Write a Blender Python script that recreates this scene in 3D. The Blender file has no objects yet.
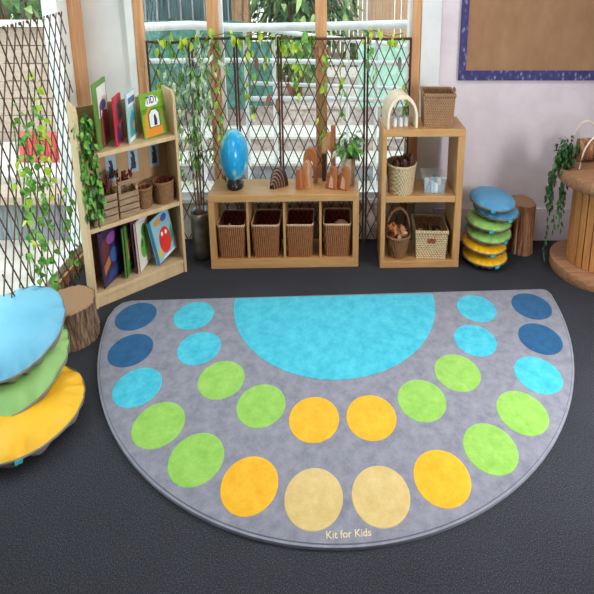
import bpy, bmesh, math, random
from mathutils import Matrix, Vector
random.seed(7)
R = math.radians
COL = bpy.context.scene.collection
SC = bpy.context.scene
PI = math.pi
XW = 0.5512          # metres of room width per metre of an object's own width (everything in this room is narrow)

# ------------------------------------------------------------------ materials
def lin(c):
    return tuple(((v / 255) / 12.92 if v / 255 <= .04045 else (((v / 255) + .055) / 1.055) ** 2.4) for v in c) + (1,)

def new_mat(name):
    m = bpy.data.materials.new(name); m.use_nodes = True
    nt = m.node_tree; b = nt.nodes['Principled BSDF']
    return m, nt, b

def coords(nt, scale=(1, 1, 1), rot=(0, 0, 0), kind='Object'):
    tc = nt.nodes.new('ShaderNodeTexCoord'); mp = nt.nodes.new('ShaderNodeMapping')
    mp.inputs['Scale'].default_value = scale; mp.inputs['Rotation'].default_value = rot
    nt.links.new(tc.outputs[kind], mp.inputs['Vector'])
    return mp.outputs['Vector']

def ramp(nt, fac, stops):
    r = nt.nodes.new('ShaderNodeValToRGB')
    e = r.color_ramp.elements
    e[0].position, e[0].color = stops[0][0], lin(stops[0][1])
    e[1].position, e[1].color = stops[-1][0], lin(stops[-1][1])
    for p, c in stops[1:-1]:
        k = e.new(p); k.color = lin(c)
    nt.links.new(fac, r.inputs['Fac'])
    return r.outputs['Color']

def bump(nt, b, height, strength, dist=.01):
    n = nt.nodes.new('ShaderNodeBump'); n.inputs['Strength'].default_value = strength; n.inputs['Distance'].default_value = dist
    nt.links.new(height, n.inputs['Height']); nt.links.new(n.outputs['Normal'], b.inputs['Normal'])

def noise(nt, vec, scale, detail=3, rough=.5):
    n = nt.nodes.new('ShaderNodeTexNoise')
    n.inputs['Scale'].default_value = scale; n.inputs['Detail'].default_value = detail; n.inputs['Roughness'].default_value = rough
    nt.links.new(vec, n.inputs['Vector'])
    return n.outputs['Fac']

def soft(name, c, c2=None, scale=30, rough=.7, bmp=0, spec=.4, metal=0, detail=3, lo=.35, hi=.65, sc3=(1, 1, 1)):
    """plain material with a gentle procedural mottling"""
    m, nt, b = new_mat(name)
    c2 = c2 or tuple(min(255, int(v * 1.08 + 3)) for v in c)
    v = coords(nt, sc3); n = noise(nt, v, scale, detail)
    nt.links.new(ramp(nt, n, [(lo, c), (hi, c2)]), b.inputs['Base Color'])
    b.inputs['Roughness'].default_value = rough; b.inputs['Specular IOR Level'].default_value = spec; b.inputs['Metallic'].default_value = metal
    if bmp: bump(nt, b, n, bmp)
    return m

def wood(name, c, c2, sc3=(3, 40, 40), rough=.5, bmp=.05, scale=1.6, spec=.35):
    m, nt, b = new_mat(name)
    v = coords(nt, sc3); n = noise(nt, v, scale, 5, .6)
    nt.links.new(ramp(nt, n, [(.3, c), (.7, c2)]), b.inputs['Base Color'])
    b.inputs['Roughness'].default_value = rough; b.inputs['Specular IOR Level'].default_value = spec
    if bmp: bump(nt, b, n, bmp)
    return m

def weave(name, dark, light, sx=60, sz=70, rough=.8, strength=.6):
    """woven fibre: rows of strands crossing upright stakes"""
    m, nt, b = new_mat(name)
    tc = nt.nodes.new('ShaderNodeTexCoord'); sp = nt.nodes.new('ShaderNodeSeparateXYZ')
    nt.links.new(tc.outputs['Object'], sp.inputs[0])
    def mth(op, a, c=None):
        q = nt.nodes.new('ShaderNodeMath'); q.operation = op
        for i, w in enumerate((a, c)):
            if w is None: continue
            if isinstance(w, (int, float)): q.inputs[i].default_value = w
            else: nt.links.new(w, q.inputs[i])
        return q.outputs[0]
    h = mth('ADD', mth('MULTIPLY', sp.outputs['X'], 1 / XW), sp.outputs['Y'])
    a = mth('SINE', mth('MULTIPLY', h, sx * 2))
    z = mth('SINE', mth('MULTIPLY', sp.outputs['Z'], sz * 2))
    pr = mth('MULTIPLY', a, z)
    v = coords(nt); n = noise(nt, v, 60, 2)
    f = mth('ADD', mth('MULTIPLY', mth('ADD', pr, 1), .3), mth('MULTIPLY', n, .45))
    nt.links.new(ramp(nt, f, [(.2, dark), (.75, light)]), b.inputs['Base Color'])
    b.inputs['Roughness'].default_value = rough; b.inputs['Specular IOR Level'].default_value = .25
    bump(nt, b, f, strength, .006)
    return m

def pane_mat(name, tint=(235, 245, 245)):
    m, nt, b = new_mat(name)
    t = nt.nodes.new('ShaderNodeBsdfTransparent'); t.inputs['Color'].default_value = lin(tint)
    g = nt.nodes.new('ShaderNodeBsdfGlossy'); g.inputs['Roughness'].default_value = .02
    x = nt.nodes.new('ShaderNodeMixShader'); x.inputs[0].default_value = .05
    nt.links.new(t.outputs[0], x.inputs[1]); nt.links.new(g.outputs[0], x.inputs[2])
    nt.links.new(x.outputs[0], nt.nodes['Material Output'].inputs['Surface'])
    return m

def carpet(name, c, c2, c3):
    m, nt, b = new_mat(name)
    v = coords(nt, (1 / XW, 1, 1)); n = noise(nt, v, 160, 4, .8); n2 = noise(nt, v, 2.0, 3)
    col = ramp(nt, n, [(.3, c), (.5, c2), (.72, c3)])
    mx = nt.nodes.new('ShaderNodeMix'); mx.data_type = 'RGBA'; mx.blend_type = 'MULTIPLY'; mx.inputs['Factor'].default_value = .35
    nt.links.new(col, mx.inputs['A']); nt.links.new(ramp(nt, n2, [(.3, (205, 205, 205)), (.7, (255, 255, 255))]), mx.inputs['B'])
    nt.links.new(mx.outputs['Result'], b.inputs['Base Color'])
    b.inputs['Roughness'].default_value = .95; b.inputs['Specular IOR Level'].default_value = .1
    bump(nt, b, n, .5, .004)
    return m

def pile(name, c, c2):
    """rug pile: fine grain plus broad brushed patches"""
    m, nt, b = new_mat(name)
    v = coords(nt, (1 / XW, 1, 1)); n = noise(nt, v, 12, 7, .75); f = noise(nt, v, 260, 2)
    nt.links.new(ramp(nt, n, [(.3, c), (.72, c2)]), b.inputs['Base Color'])
    b.inputs['Roughness'].default_value = .95; b.inputs['Specular IOR Level'].default_value = .08
    b.inputs['Sheen Weight'].default_value = .15
    bump(nt, b, f, .35, .003)
    return m

M = {}
M['floor'] = carpet('charcoal carpet', (32, 33, 38), (52, 53, 60), (108, 109, 117))
M['wall'] = soft('wall paint', (222, 211, 219), (231, 221, 228), 8, .85, .02, .2)
M['wall_white'] = soft('white paint', (222, 225, 228), (232, 234, 236), 6, .6, 0, .3)
M['frame_white'] = soft('white gloss', (235, 238, 240), (245, 246, 247), 6, .35, 0, .5)
M['sill'] = soft('sill paint', (205, 190, 178), (216, 203, 192), 8, .6, 0, .3)
M['ceil'] = soft('ceiling paint', (235, 235, 232), (242, 242, 240), 5, .9)
M['timber'] = wood('window timber', (198, 142, 98), (224, 172, 126), (40, 40, 2.5))
M['lam'] = wood('pale birch laminate', (180, 134, 84), (202, 156, 104), (4, 40, 30), .42, .01)
M['lam_v'] = wood('pale birch laminate upright', (178, 132, 82), (200, 154, 102), (40, 40, 3), .42, .01)
M['birch'] = wood('birch ply', (200, 170, 128), (220, 194, 154), (8, 8, 3), .5, .01)
M['ply'] = wood('ply back', (176, 140, 100), (196, 160, 120), (6, 6, 2), .6, .01)
M['trel'] = wood('willow lath', (70, 48, 42), (112, 80, 68), (30, 30, 30), .75, .1)
M['wick'] = weave('brown wicker', (84, 50, 30), (166, 110, 70), 150, 24, .7)
M['wick_in'] = weave('wicker shade lining', (112, 52, 42), (158, 84, 66), 60, 60, .9)  # light coming through the weave is put into this redder tone
M['rim'] = weave('pale rim', (166, 126, 98), (208, 178, 152), 130, 130)
M['seag'] = weave('seagrass', (112, 80, 56), (186, 146, 112), 160, 150, .85, .9)
M['cream'] = weave('cream seagrass', (160, 134, 98), (222, 200, 160), 120, 130, .85, .8)
M['rough_wick'] = weave('twig wicker', (100, 70, 46), (166, 124, 88), 190, 120, .85, .9)
M['globe'] = None
M['black'] = soft('black plastic', (22, 22, 26), (34, 34, 38), 20, .25, 0, .5)
M['steel'] = soft('galvanised steel', (120, 132, 140), (158, 170, 176), 12, .35, 0, .5, .85)
M['soil'] = soft('potting soil', (54, 38, 28), (84, 60, 44), 60, .95, .5)
M['leaf'] = soft('green leaf', (66, 128, 42), (132, 190, 82), 25, .45, 0, .4)
M['leaf_dk'] = soft('deep green leaf', (30, 66, 34), (70, 112, 62), 25, .5, 0, .4)
M['leaf_lime'] = soft('lime leaf', (138, 176, 40), (202, 222, 84), 20, .45, 0, .4)
M['leaf_var'] = soft('variegated leaf', (120, 156, 108), (216, 228, 206), 40, .45, 0, .4)
M['stem'] = soft('stem bark', (98, 66, 44), (138, 98, 70), 40, .8, .2)
M['stem_green'] = soft('green stem', (78, 104, 50), (110, 136, 70), 40, .7)
M['toywood'] = wood('reddish toy wood', (150, 82, 44), (198, 126, 80), (20, 20, 6), .45, .03)
M['toywood_lt'] = wood('tan toy wood', (186, 128, 82), (222, 170, 124), (20, 20, 6), .45, .03)
M['toydark'] = wood('dark toy wood', (58, 36, 28), (92, 58, 44), (20, 20, 6), .5, .03)
M['toypink'] = wood('pinkish toy wood', (206, 164, 142), (232, 198, 178), (20, 20, 6), .5, .02)
M['archwood'] = wood('pale bent ply', (224, 202, 174), (240, 224, 202), (20, 6, 6), .45, .01)
M['potceramic'] = soft('speckled cream pot', (206, 180, 150), (224, 202, 174), 50, .6)
M['frost'] = soft('frosted plastic', (206, 210, 210), (226, 228, 228), 20, .4, 0, .5)
M['cone'] = soft('pine cone', (62, 38, 34), (112, 74, 64), 60, .8, .4)
M['orange_wood'] = soft('orange wood cut out', (186, 112, 66), (222, 158, 112), 40, .6, .1)
M['pale_wood'] = soft('pale wood cut out', (216, 180, 148), (238, 214, 188), 40, .6, .1)
M['slice'] = soft('log slice', (150, 110, 80), (196, 156, 120), 60, .8, .2)
M['bark'] = None
M['crate'] = wood('weathered crate', (136, 108, 84), (178, 150, 120), (6, 6, 40), .8, .2)
M['ornament'] = wood('brown ornament wood', (112, 70, 52), (160, 110, 84), (20, 20, 6), .6, .03)
M['berry'] = soft('dried berries', (84, 32, 34), (132, 54, 50), 80, .7)
M['cush_b'] = soft('blue vinyl', (104, 180, 214), (116, 190, 222), 6, .42, .06, .45)
M['cush_g'] = soft('green vinyl', (138, 186, 108), (150, 196, 118), 6, .42, .06, .45)
M['cush_y'] = soft('yellow vinyl', (240, 180, 22), (248, 190, 34), 6, .42, .06, .45)
M['cush_b2'] = soft('mid blue vinyl', (78, 150, 196), (90, 162, 206), 6, .5, .06, .4)
M['cush_g2'] = soft('leaf green vinyl', (146, 196, 104), (158, 206, 116), 6, .5, .06, .4)
M['base_grey'] = soft('grey vinyl underside', (112, 106, 98), (136, 130, 122), 8, .45, .1, .4)
M['tag'] = soft('turquoise tab', (40, 160, 176), (66, 186, 200), 20, .5)
M['spool'] = wood('cable reel timber', (142, 98, 68), (190, 142, 106), (5, 30, 30), .6, .12)
M['spool_v'] = wood('cable reel stave', (180, 114, 62), (220, 158, 98), (40, 40, 3), .55, .1)
M['groove'] = soft('dark groove', (72, 42, 26), (92, 56, 36), 30, .8)
M['wirewhite'] = soft('cream cane', (232, 214, 190), (246, 232, 212), 20, .5)
M['rug'] = pile('grey rug pile', (116, 116, 131), (152, 152, 165))
M['rugedge'] = pile('rug border pile', (124, 126, 140), (150, 152, 164))
M['piping'] = soft('dark stitching', (92, 94, 107), (108, 110, 123), 60, .9)
M['r_cyan'] = pile('cyan pile', (30, 166, 198), (84, 204, 224))
M['r_navy'] = pile('blue pile', (2, 70, 118), (14, 98, 148))
M['r_green'] = pile('green pile', (126, 180, 70), (160, 206, 100))
M['r_yel'] = pile('yellow pile', (226, 160, 10), (244, 190, 50))
M['r_beige'] = pile('beige pile', (200, 170, 104), (220, 196, 138))
M['r_text'] = soft('lettering thread', (216, 200, 160), (226, 212, 176), 60, .9)
M['hess'] = None
M['border'] = None
M['pane'] = pane_mat('window glass')
M['deck'] = soft('pale paving', (192, 182, 174), (214, 206, 198), 5, .9)
M['riser'] = soft('grey riser', (140, 140, 148), (172, 168, 170), 9, .9)
M['stepw'] = soft('white step edge', (206, 198, 192), (224, 218, 212), 9, .8)
M['rubble'] = soft('pinkish gravel', (164, 148, 144), (204, 188, 182), 24, .95, .3)
M['rail'] = soft('white rail paint', (212, 212, 214), (228, 228, 230), 12, .5)
M['teal'] = soft('teal mesh cloth', (58, 102, 94), (86, 132, 120), 16, .9)
M['mint'] = soft('mint mesh cloth', (150, 190, 172), (176, 210, 194), 16, .9)
M['bg_leaf'] = soft('garden leaf', (46, 86, 36), (122, 160, 84), 5, .7)
M['bg_leaf2'] = soft('dark garden leaf', (24, 52, 32), (70, 104, 66), 5, .7)
M['bg_leaf3'] = soft('pale grass blade', (116, 146, 78), (178, 196, 130), 5, .7)
M['trunk'] = soft('garden trunk', (134, 98, 70), (176, 138, 108), 14, .9, .4, sc3=(6, 6, 1))
M['shed'] = soft('dark teal boards', (44, 66, 70), (88, 112, 116), 5, .8, sc3=(14, 1, .6))
M['plank'] = wood('pale plank', (172, 150, 136), (198, 178, 164), (2, 30, 30), .8, .1)
M['plank_red'] = wood('tan fence board', (160, 118, 92), (196, 158, 130), (30, 30, 2), .8, .1)
M['rock'] = soft('grey rock', (84, 84, 84), (134, 132, 128), 9, .9, .4)
M['red'] = soft('red cloth', (206, 70, 66), (230, 104, 96), 10, .7, sc3=(9, 1, 1))
M['greywall'] = soft('grey panel', (118, 124, 132), (150, 156, 162), 6, .8, sc3=(6, 1, 1))
M['lamp'] = None

def special_mats():
    # globe: ocean with pale land patches
    m, nt, b = new_mat('globe map'); v = coords(nt, (1 / XW, 1, 1)); n = noise(nt, v, 7, 5, .55)
    nt.links.new(ramp(nt, n, [(.0, (12, 138, 204)), (.5, (24, 160, 220)), (.56, (70, 186, 222)), (.6, (160, 214, 200)), (.75, (222, 214, 180))]), b.inputs['Base Color'])
    b.inputs['Roughness'].default_value = .22; M['globe'] = m
    # bark
    m, nt, b = new_mat('log bark'); v = coords(nt, (70, 40, 9)); n = noise(nt, v, .9, 6, .7)
    nt.links.new(ramp(nt, n, [(.34, (44, 32, 25)), (.48, (112, 86, 66)), (.68, (176, 146, 118))]), b.inputs['Base Color'])
    b.inputs['Roughness'].default_value = .95; bump(nt, b, n, 1.0, .02); M['bark'] = m
    m, nt, b = new_mat('smooth log'); v = coords(nt, (44, 24, 4)); n = noise(nt, v, 1.2, 6, .65)
    nt.links.new(ramp(nt, n, [(.32, (84, 48, 32)), (.5, (160, 108, 74)), (.66, (220, 176, 136))]), b.inputs['Base Color'])
    b.inputs['Roughness'].default_value = .8; bump(nt, b, n, .8, .015); M['log'] = m
    # end grain: rings
    m, nt, b = new_mat('end grain'); v = coords(nt, (1 / XW, 1, 0)); w = nt.nodes.new('ShaderNodeTexWave'); w.wave_type = 'RINGS'; w.rings_direction = 'Z'
    w.inputs['Scale'].default_value = 22; w.inputs['Distortion'].default_value = 7; w.inputs['Detail'].default_value = 3; nt.links.new(v, w.inputs['Vector'])
    nt.links.new(ramp(nt, w.outputs['Fac'], [(.0, (146, 110, 80)), (1, (176, 138, 104))]), b.inputs['Base Color'])
    b.inputs['Roughness'].default_value = .85; M['endgrain'] = m
    # hessian
    m, nt, b = new_mat('hessian'); v = coords(nt, (1 / XW, 1, 1)); n = noise(nt, v, 5, 5, .6)
    v2 = coords(nt, (140 / XW, 1, 140)); ck = noise(nt, v2, 1.5, 2)
    mx = nt.nodes.new('ShaderNodeMix'); mx.data_type = 'RGBA'; mx.blend_type = 'MULTIPLY'; mx.inputs['Factor'].default_value = .5
    nt.links.new(ramp(nt, n, [(.3, (164, 122, 90)), (.7, (184, 142, 108))]), mx.inputs['A']); nt.links.new(ramp(nt, ck, [(.3, (180, 180, 180)), (.7, (255, 255, 255))]), mx.inputs['B'])
    nt.links.new(mx.outputs['Result'], b.inputs['Base Color']); b.inputs['Roughness'].default_value = .95; bump(nt, b, ck, .4, .003); M['hess'] = m
    # patterned border
    m, nt, b = new_mat('patterned border strip'); v = coords(nt, (1 / XW, 1, 1)); vo = nt.nodes.new('ShaderNodeTexVoronoi'); vo.inputs['Scale'].default_value = 26; nt.links.new(v, vo.inputs['Vector'])
    nt.links.new(ramp(nt, vo.outputs['Distance'], [(.15, (140, 140, 186)), (.35, (66, 64, 124)), (.75, (50, 48, 106))]), b.inputs['Base Color']); b.inputs['Roughness'].default_value = .7; M['border'] = m
    # added lamp diffuser
    m, nt, b = new_mat('added lamp diffuser'); b.inputs['Emission Color'].default_value = (1, .98, .95, 1); b.inputs['Emission Strength'].default_value = 4; M['lamp'] = m
special_mats()
_plain = {}
def plain(c, rough=.45):
    if c not in _plain: _plain[c] = soft('print %d %d %d' % c, c, tuple(min(255, v + 8) for v in c), 12, rough)
    return _plain[c]

# ------------------------------------------------------------------ geometry helpers
def basis(ox, oy, oz, ex=(XW, 0), ey=(0, 1)):
    return Matrix(((ex[0], ey[0], 0, ox), (ex[1], ey[1], 0, oy), (0, 0, 1, oz), (0, 0, 0, 1)))
def rot(rz=0, rx=0, ry=0):
    return Matrix.Rotation(R(rz), 4, 'Z') @ Matrix.Rotation(R(rx), 4, 'X') @ Matrix.Rotation(R(ry), 4, 'Y')
def shift(x, y, z): return Matrix.Translation((x, y, z))
WORLD = Matrix.Identity(4)

class MB:
    def __init__(s): s.v = []; s.f = []; s.m = []; s.sm = []
    def add(s, verts, faces, mi=0, smooth=False, X=WORLD):
        k = len(s.v); s.v += [tuple(X @ Vector(p)) for p in verts]
        for f in faces: s.f.append(tuple(i + k for i in f)); s.m.append(mi); s.sm.append(smooth)
        return s
    def box(s, X, x0, x1, y0, y1, z0, z1, mi=0):
        v = [(x, y, z) for z in (z0, z1) for y in (y0, y1) for x in (x0, x1)]
        return s.add(v, [(0, 2, 3, 1), (4, 5, 7, 6), (0, 1, 5, 4), (2, 6, 7, 3), (0, 4, 6, 2), (1, 3, 7, 5)], mi, False, X)
    def lathe(s, X, prof, n=32, mi=0, cap0=True, cap1=True, smooth=True, wob=None):
        v = []; f = []
        for j, (r, z) in enumerate(prof):
            for i in range(n):
                a = 2 * PI * i / n; q = r * (wob(a, z) if wob else 1)
                v.append((q * math.cos(a), q * math.sin(a), z))
        for j in range(len(prof) - 1):
            for i in range(n):
                a, b = j * n + i, j * n + (i + 1) % n
                f.append((a, b, b + n, a + n))
        s.add(v, f, mi, smooth, X)
        if cap0: s.add(v[:n], [tuple(range(n - 1, -1, -1))], mi, False, X)
        if cap1: s.add(v[-n:], [tuple(range(n))], mi, False, X)
        return s
    def prism(s, X, pts, y0, y1, mi=0, smooth=False):
        """outline pts in x,z extruded along y"""
        n = len(pts)
        v = [(x, y0, z) for x, z in pts] + [(x, y1, z) for x, z in pts]
        f = [tuple(range(n)), tuple(range(2 * n - 1, n - 1, -1))]
        s.add(v, f, mi, False, X)
        s.add(v, [(i, i + n, (i + 1) % n + n, (i + 1) % n) for i in range(n)], mi, smooth, X)
        return s
    def slab(s, X, pts, z0, z1, mi=0):
        """outline pts in x,y extruded along z"""
        n = len(pts)
        v = [(x, y, z0) for x, y in pts] + [(x, y, z1) for x, y in pts]
        return s.add(v, [tuple(range(n - 1, -1, -1)), tuple(range(n, 2 * n))] + [(i, (i + 1) % n, (i + 1) % n + n, i + n) for i in range(n)], mi, False, X)
    def tube(s, X, pts, r, n=8, mi=0):
        P = [Vector(p) for p in pts]; v = []; f = []
        rr = r if isinstance(r, (list, tuple)) else [r] * len(P)
        up = Vector((0, 0, 1))
        for i, p in enumerate(P):
            t = (P[min(i + 1, len(P) - 1)] - P[max(i - 1, 0)]).normalized()
            a = t.cross(up if abs(t.z) < .95 else Vector((1, 0, 0))).normalized(); b = t.cross(a)
            for k in range(n):
                q = 2 * PI * k / n; v.append(tuple(p + (a * math.cos(q) + b * math.sin(q)) * rr[i]))
        for i in range(len(P) - 1):
            for k in range(n):
                a, b = i * n + k, i * n + (k + 1) % n; f.append((a, b, b + n, a + n))
        f.append(tuple(range(n))); f.append(tuple(range(len(v) - 1, len(v) - n - 1, -1)))
        return s.add(v, f, mi, True, X)
    def bar(s, X, p, q, w, t):
        """flat lath from p to q in the x,z plane, w wide, t thick (along y)"""
        (x0, y0, z0), (x1, y1, z1) = p, q
        d = Vector((x1 - x0, 0, z1 - z0)); n = Vector((-d.z, 0, d.x)).normalized() * w / 2
        v = []
        for y in (-t / 2, t / 2):
            v += [(x0 + n.x, y0 + y, z0 + n.z), (x0 - n.x, y0 + y, z0 - n.z), (x1 - n.x, y1 + y, z1 - n.z), (x1 + n.x, y1 + y, z1 + n.z)]
        return s.add(v, [(0, 1, 2, 3), (7, 6, 5, 4), (0, 4, 5, 1), (1, 5, 6, 2), (2, 6, 7, 3), (3, 7, 4, 0)], 0, False, X)
    def ball(s, X, r, n=16, mi=0, smooth=True):
        m = max(6, n // 2)
        return s.lathe(X, [(r * math.sin(PI * j / m) + 1e-5, -r * math.cos(PI * j / m)) for j in range(m + 1)], n, mi, False, False, smooth)
    def leaf(s, X, L, W, mi=0, fold=.25):
        """pointed oval leaf from the origin along +x, folded on its midrib, with a curl"""
        v = []; N = 5
        for i in range(N):
            t = i / (N - 1); w = W / 2 * math.sin(PI * (t ** .8)) + 1e-4
            z = -.25 * L * t * t
            v += [(t * L, -w, z + w * fold), (t * L, 0, z), (t * L, w, z + w * fold)]
        f = []
        for i in range(N - 1):
            a = i * 3; f += [(a, a + 3, a + 4, a + 1), (a + 1, a + 4, a + 5, a + 2)]
        return s.add(v, f, mi, True, X)
    def build(s, name, mats, parent=None, at=None, bevel=0, seg=2):
        me = bpy.data.meshes.new(name)
        o0 = Vector(at) if at is not None else (Vector(parent['_o']) if parent is not None else Vector((0, 0, 0)))
        me.from_pydata([tuple(Vector(p) - o0) for p in s.v], [], s.f)
        mats = mats if isinstance(mats, (list, tuple)) else [mats]
        for m in mats: me.materials.append(m)
        for p, mi, sm in zip(me.polygons, s.m, s.sm): p.material_index = mi; p.use_smooth = sm
        if bevel:
            bm = bmesh.new(); bm.from_mesh(me)
            bmesh.ops.remove_doubles(bm, verts=bm.verts, dist=1e-6)
            ed = [e for e in bm.edges if len(e.link_faces) == 2 and e.calc_face_angle(0) > .6]
            bmesh.ops.bevel(bm, geom=ed, offset=bevel, segments=seg, profile=.5, affect='EDGES', clamp_overlap=True)
            bm.to_mesh(me); bm.free()
        me.validate(); me.update()
        o = bpy.data.objects.new(name, me); COL.objects.link(o)
        o['_o'] = tuple(o0)
        if parent is not None: o.parent = parent
        else: o.location = o0
        return o

def tag(o, label, cat, group=None, kind=None):
    o['label'] = label; o['category'] = cat
    if group: o['group'] = group
    if kind: o['kind'] = kind
    return o
def thing(name, at, label, cat, group=None):
    o = bpy.data.objects.new(name, None); COL.objects.link(o); o.location = at; o['_o'] = tuple(at); o.empty_display_size = .05
    return tag(o, label, cat, group)
def struct(o): o['kind'] = 'structure'; return o
def B(): return MB()
def copy_thing(o, loc, label, parent=None):
    c = o.copy(); COL.objects.link(c)
    if parent is None: c.location = loc; c['label'] = label
    else: c.parent = parent
    for ch in list(o.children): copy_thing(ch, None, None, c)
    return c

# ------------------------------------------------------------------ room shell
YB = 4.945            # back wall
XL, XR = -1.45, 1.98  # side walls
ZC = 2.5
struct(B().box(WORLD, XL - .1, XR + .1, -1.6, YB + .08, -.1, 0).build('floor', M['floor']))
struct(B().box(WORLD, XL - .1, XR + .1, -1.6, YB + .1, ZC, ZC + .1).build('ceiling', M['ceil']))
struct(B().box(WORLD, .598, XR + .1, YB, YB + .1, 0, ZC).build('wall_back', M['wall']))
struct(B().box(WORLD, XL - .1, -1.15, YB, YB + .1, 0, ZC).build('wall_back_left', M['wall_white']))
struct(B().box(WORLD, .484, .594, YB - .03, YB + .1, 0, ZC).build('trim_1', M['wall_white'], bevel=.004))
struct(B().box(WORLD, -1.157, -1.115, YB - .03, YB + .1, 0, ZC).build('trim_2', M['frame_white'], bevel=.003))
struct(B().box(WORLD, .60, XR, YB - .012, YB, 0, .203).build('baseboard_back', M['wall'], bevel=.003))
# back window: low wall, sill, timber frame, panes
struct(B().box(WORLD, -1.15, .484, YB + .02, YB + .1, 0, .235).build('wall_below_window', M['sill']))
struct(B().box(WORLD, -1.115, .484, YB - .015, YB + .13, .235, .262).build('trim_3', M['frame_white'], bevel=.004))
w = B()
for a, b in ((-1.115, -1.072), (-.71, -.645), (-.106, -.042), (.435, .484)): w.box(WORLD, a, b, YB - .02, YB + .07, .262, ZC)
w.box(WORLD, -1.115, .484, YB, YB + .06, 1.9, 1.96)
win = struct(w.build('window_1', M['timber'], bevel=.003))
for a, b in ((-1.075, -.71), (-.645, -.106), (-.042, .435)):
    B().box(WORLD, a, b, YB + .03, YB + .036, .30, ZC).build('pane', M['pane'], win, at=(0, 0, 0))
w = B()
w.box(WORLD, -1.072, .435, YB + .002, YB + .058, .262, .30)
for a, b in ((-.645, -.625), (.41, .435)): w.box(WORLD, a, b, YB + .005, YB + .05, .30, 1.9)
w.build('inner_frame', M['frame_white'], win, at=(0, 0, 0))
# left wall with a tall window
struct(B().box(WORLD, XL - .1, XL, -1.6, 2.1, 0, ZC).build('wall_left', M['wall_white']))
struct(B().box(WORLD, XL - .1, XL, 2.1, 4.60, 0, .05).build('wall_left_sill', M['wall_white']))
struct(B().box(WORLD, XL, XL + .05, 4.78, YB, 0, ZC).build('trim_4', M['timber'], bevel=.004))
w = B(); w.box(WORLD, XL - .06, XL + .02, 4.60, 4.78, 0, ZC); w.box(WORLD, XL - .06, XL + .02, 2.0, 2.1, 0, ZC); w.box(WORLD, XL - .06, XL + .01, 2.1, 4.60, .05, .10); w.box(WORLD, XL - .06, XL + .01, 2.1, 4.6, 2.1, 2.16)
win2 = struct(w.build('window_2', M['frame_white'], bevel=.006))
B().box(WORLD, XL + .02, XL + .035, 2.2, 4.6, 0, .055).build('timber_strip', M['timber'], win2, at=(0, 0, 0))
B().box(WORLD, XL - .03, XL - .024, 2.1, 4.60, .10, ZC).build('pane', M['pane'], win2, at=(0, 0, 0))
# right wall with a window opening (off frame), front wall
struct(B().box(WORLD, XR, XR + .1, -1.6, 1.7, 0, ZC).box(WORLD, XR, XR + .1, 3.3, YB + .1, 0, ZC).box(WORLD, XR, XR + .1, 1.7, 3.3, 0, .6).box(WORLD, XR, XR + .1, 1.7, 3.3, 2.1, ZC).build('wall_right', M['wall']))
struct(B().box(WORLD, XL - .1, XR + .1, -1.7, -1.6, 0, ZC).build('wall_front', M['wall']))
struct(B().box(WORLD, XR + .04, XR + .046, 1.7, 3.3, .6, 2.1).build('window_3', M['pane']))

# ------------------------------------------------------------------ rug
rr = 2.0
RX = basis(.006, 4.022, 0) @ rot(R(1) and 2.08)
def rugline(r, c=.0, zoff=0):
    pts = [(-1.86 * r / 2, -.02 - c)]
    # rounded left corner, arc, rounded right corner
    a0 = R(6.5); k = 90
    pts += [(-1.93 * r / 2, -.045 - c), (-1.972 * r / 2, -.11 - c)]
    for i in range(k + 1):
        a = a0 + (PI - 2 * R(6.5)) * i / k
        pts.append((-r * math.cos(a), -r * math.sin(a)))
    pts += [(2.0 * r / 2, -.07 - c), (1.985 * r / 2, -.02 - c), (1.95 * r / 2, -.0 - c)]
    return pts
rug = thing('semicircular_rug', (.007, 4.03 - .8, 0), 'large half-round grey rug with coloured spots lying on the dark carpet', 'rug')
m = B(); m.slab(RX, rugline(2.0), 0.001, .011, 0)
def disc(m, X, cx, cy, r, z0, z1, mi, n=48):
    return m.lathe(X @ shift(cx, cy, 0), [(r, z0), (r - .004, z1)], n, mi, True, True, False)
m.build('rug_body', M['rugedge'], rug)
B().slab(RX, rugline(1.987, .010), .011, .0118).build('stitched_seam', M['piping'], rug)
B().slab(RX, rugline(1.983, .013), .0112, .0125).build('pile_field', M['rug'], rug)
hc = [(-.012 + .91 * math.cos(PI + PI * i / 60), -.03 + .915 * math.sin(PI + PI * i / 60)) for i in range(61)]
B().slab(RX, hc, .0122, .0138).build('cyan_half_circle', M['r_cyan'], rug)
oc = ['r_navy', 'r_navy', 'r_cyan', 'r_green', 'r_green', 'r_yel', 'r_beige']; oc = oc + oc[::-1]
ic = ['r_cyan', 'r_cyan', 'r_green', 'r_green', 'r_yel']; ic = ic + ic[::-1]
for cols, r, t0 in ((oc, 1.7614, .128), (ic, 1.2685, .1858)):
    n = len(cols)
    for i, c in enumerate(cols):
        a = t0 + (PI - 2 * t0) * i / (n - 1)
        d = disc(B(), RX, -r * math.cos(a), -r * math.sin(a), .171, .0122, .0136, 0)
        o = d.build('spot', M[c], rug); o['label'] = {'r_navy': 'dark blue', 'r_cyan': 'cyan', 'r_green': 'green', 'r_yel': 'yellow', 'r_beige': 'beige'}[c] + ' round spot'
def text_mesh(name, body, size, X, mat, parent, ext=.0006, align='CENTER', bold=0):
    cu = bpy.data.curves.new(name, 'FONT'); cu.body = body; cu.size = size; cu.align_x = align; cu.extrude = ext; cu.offset = bold
    tmp = bpy.data.objects.new('tmp', cu); COL.objects.link(tmp)
    bpy.context.view_layer.update()
    me = bpy.data.meshes.new_from_object(tmp.evaluated_get(bpy.context.evaluated_depsgraph_get()))
    bpy.data.objects.remove(tmp); bpy.data.curves.remove(cu)
    o0 = Vector(parent['_o'])
    for v in me.vertices: v.co = X @ v.co - o0
    me.materials.clear(); me.materials.append(mat); me.name = name
    o = bpy.data.objects.new(name, me); COL.objects.link(o); o.parent = parent; o['_o'] = tuple(o0)
    return o
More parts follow.
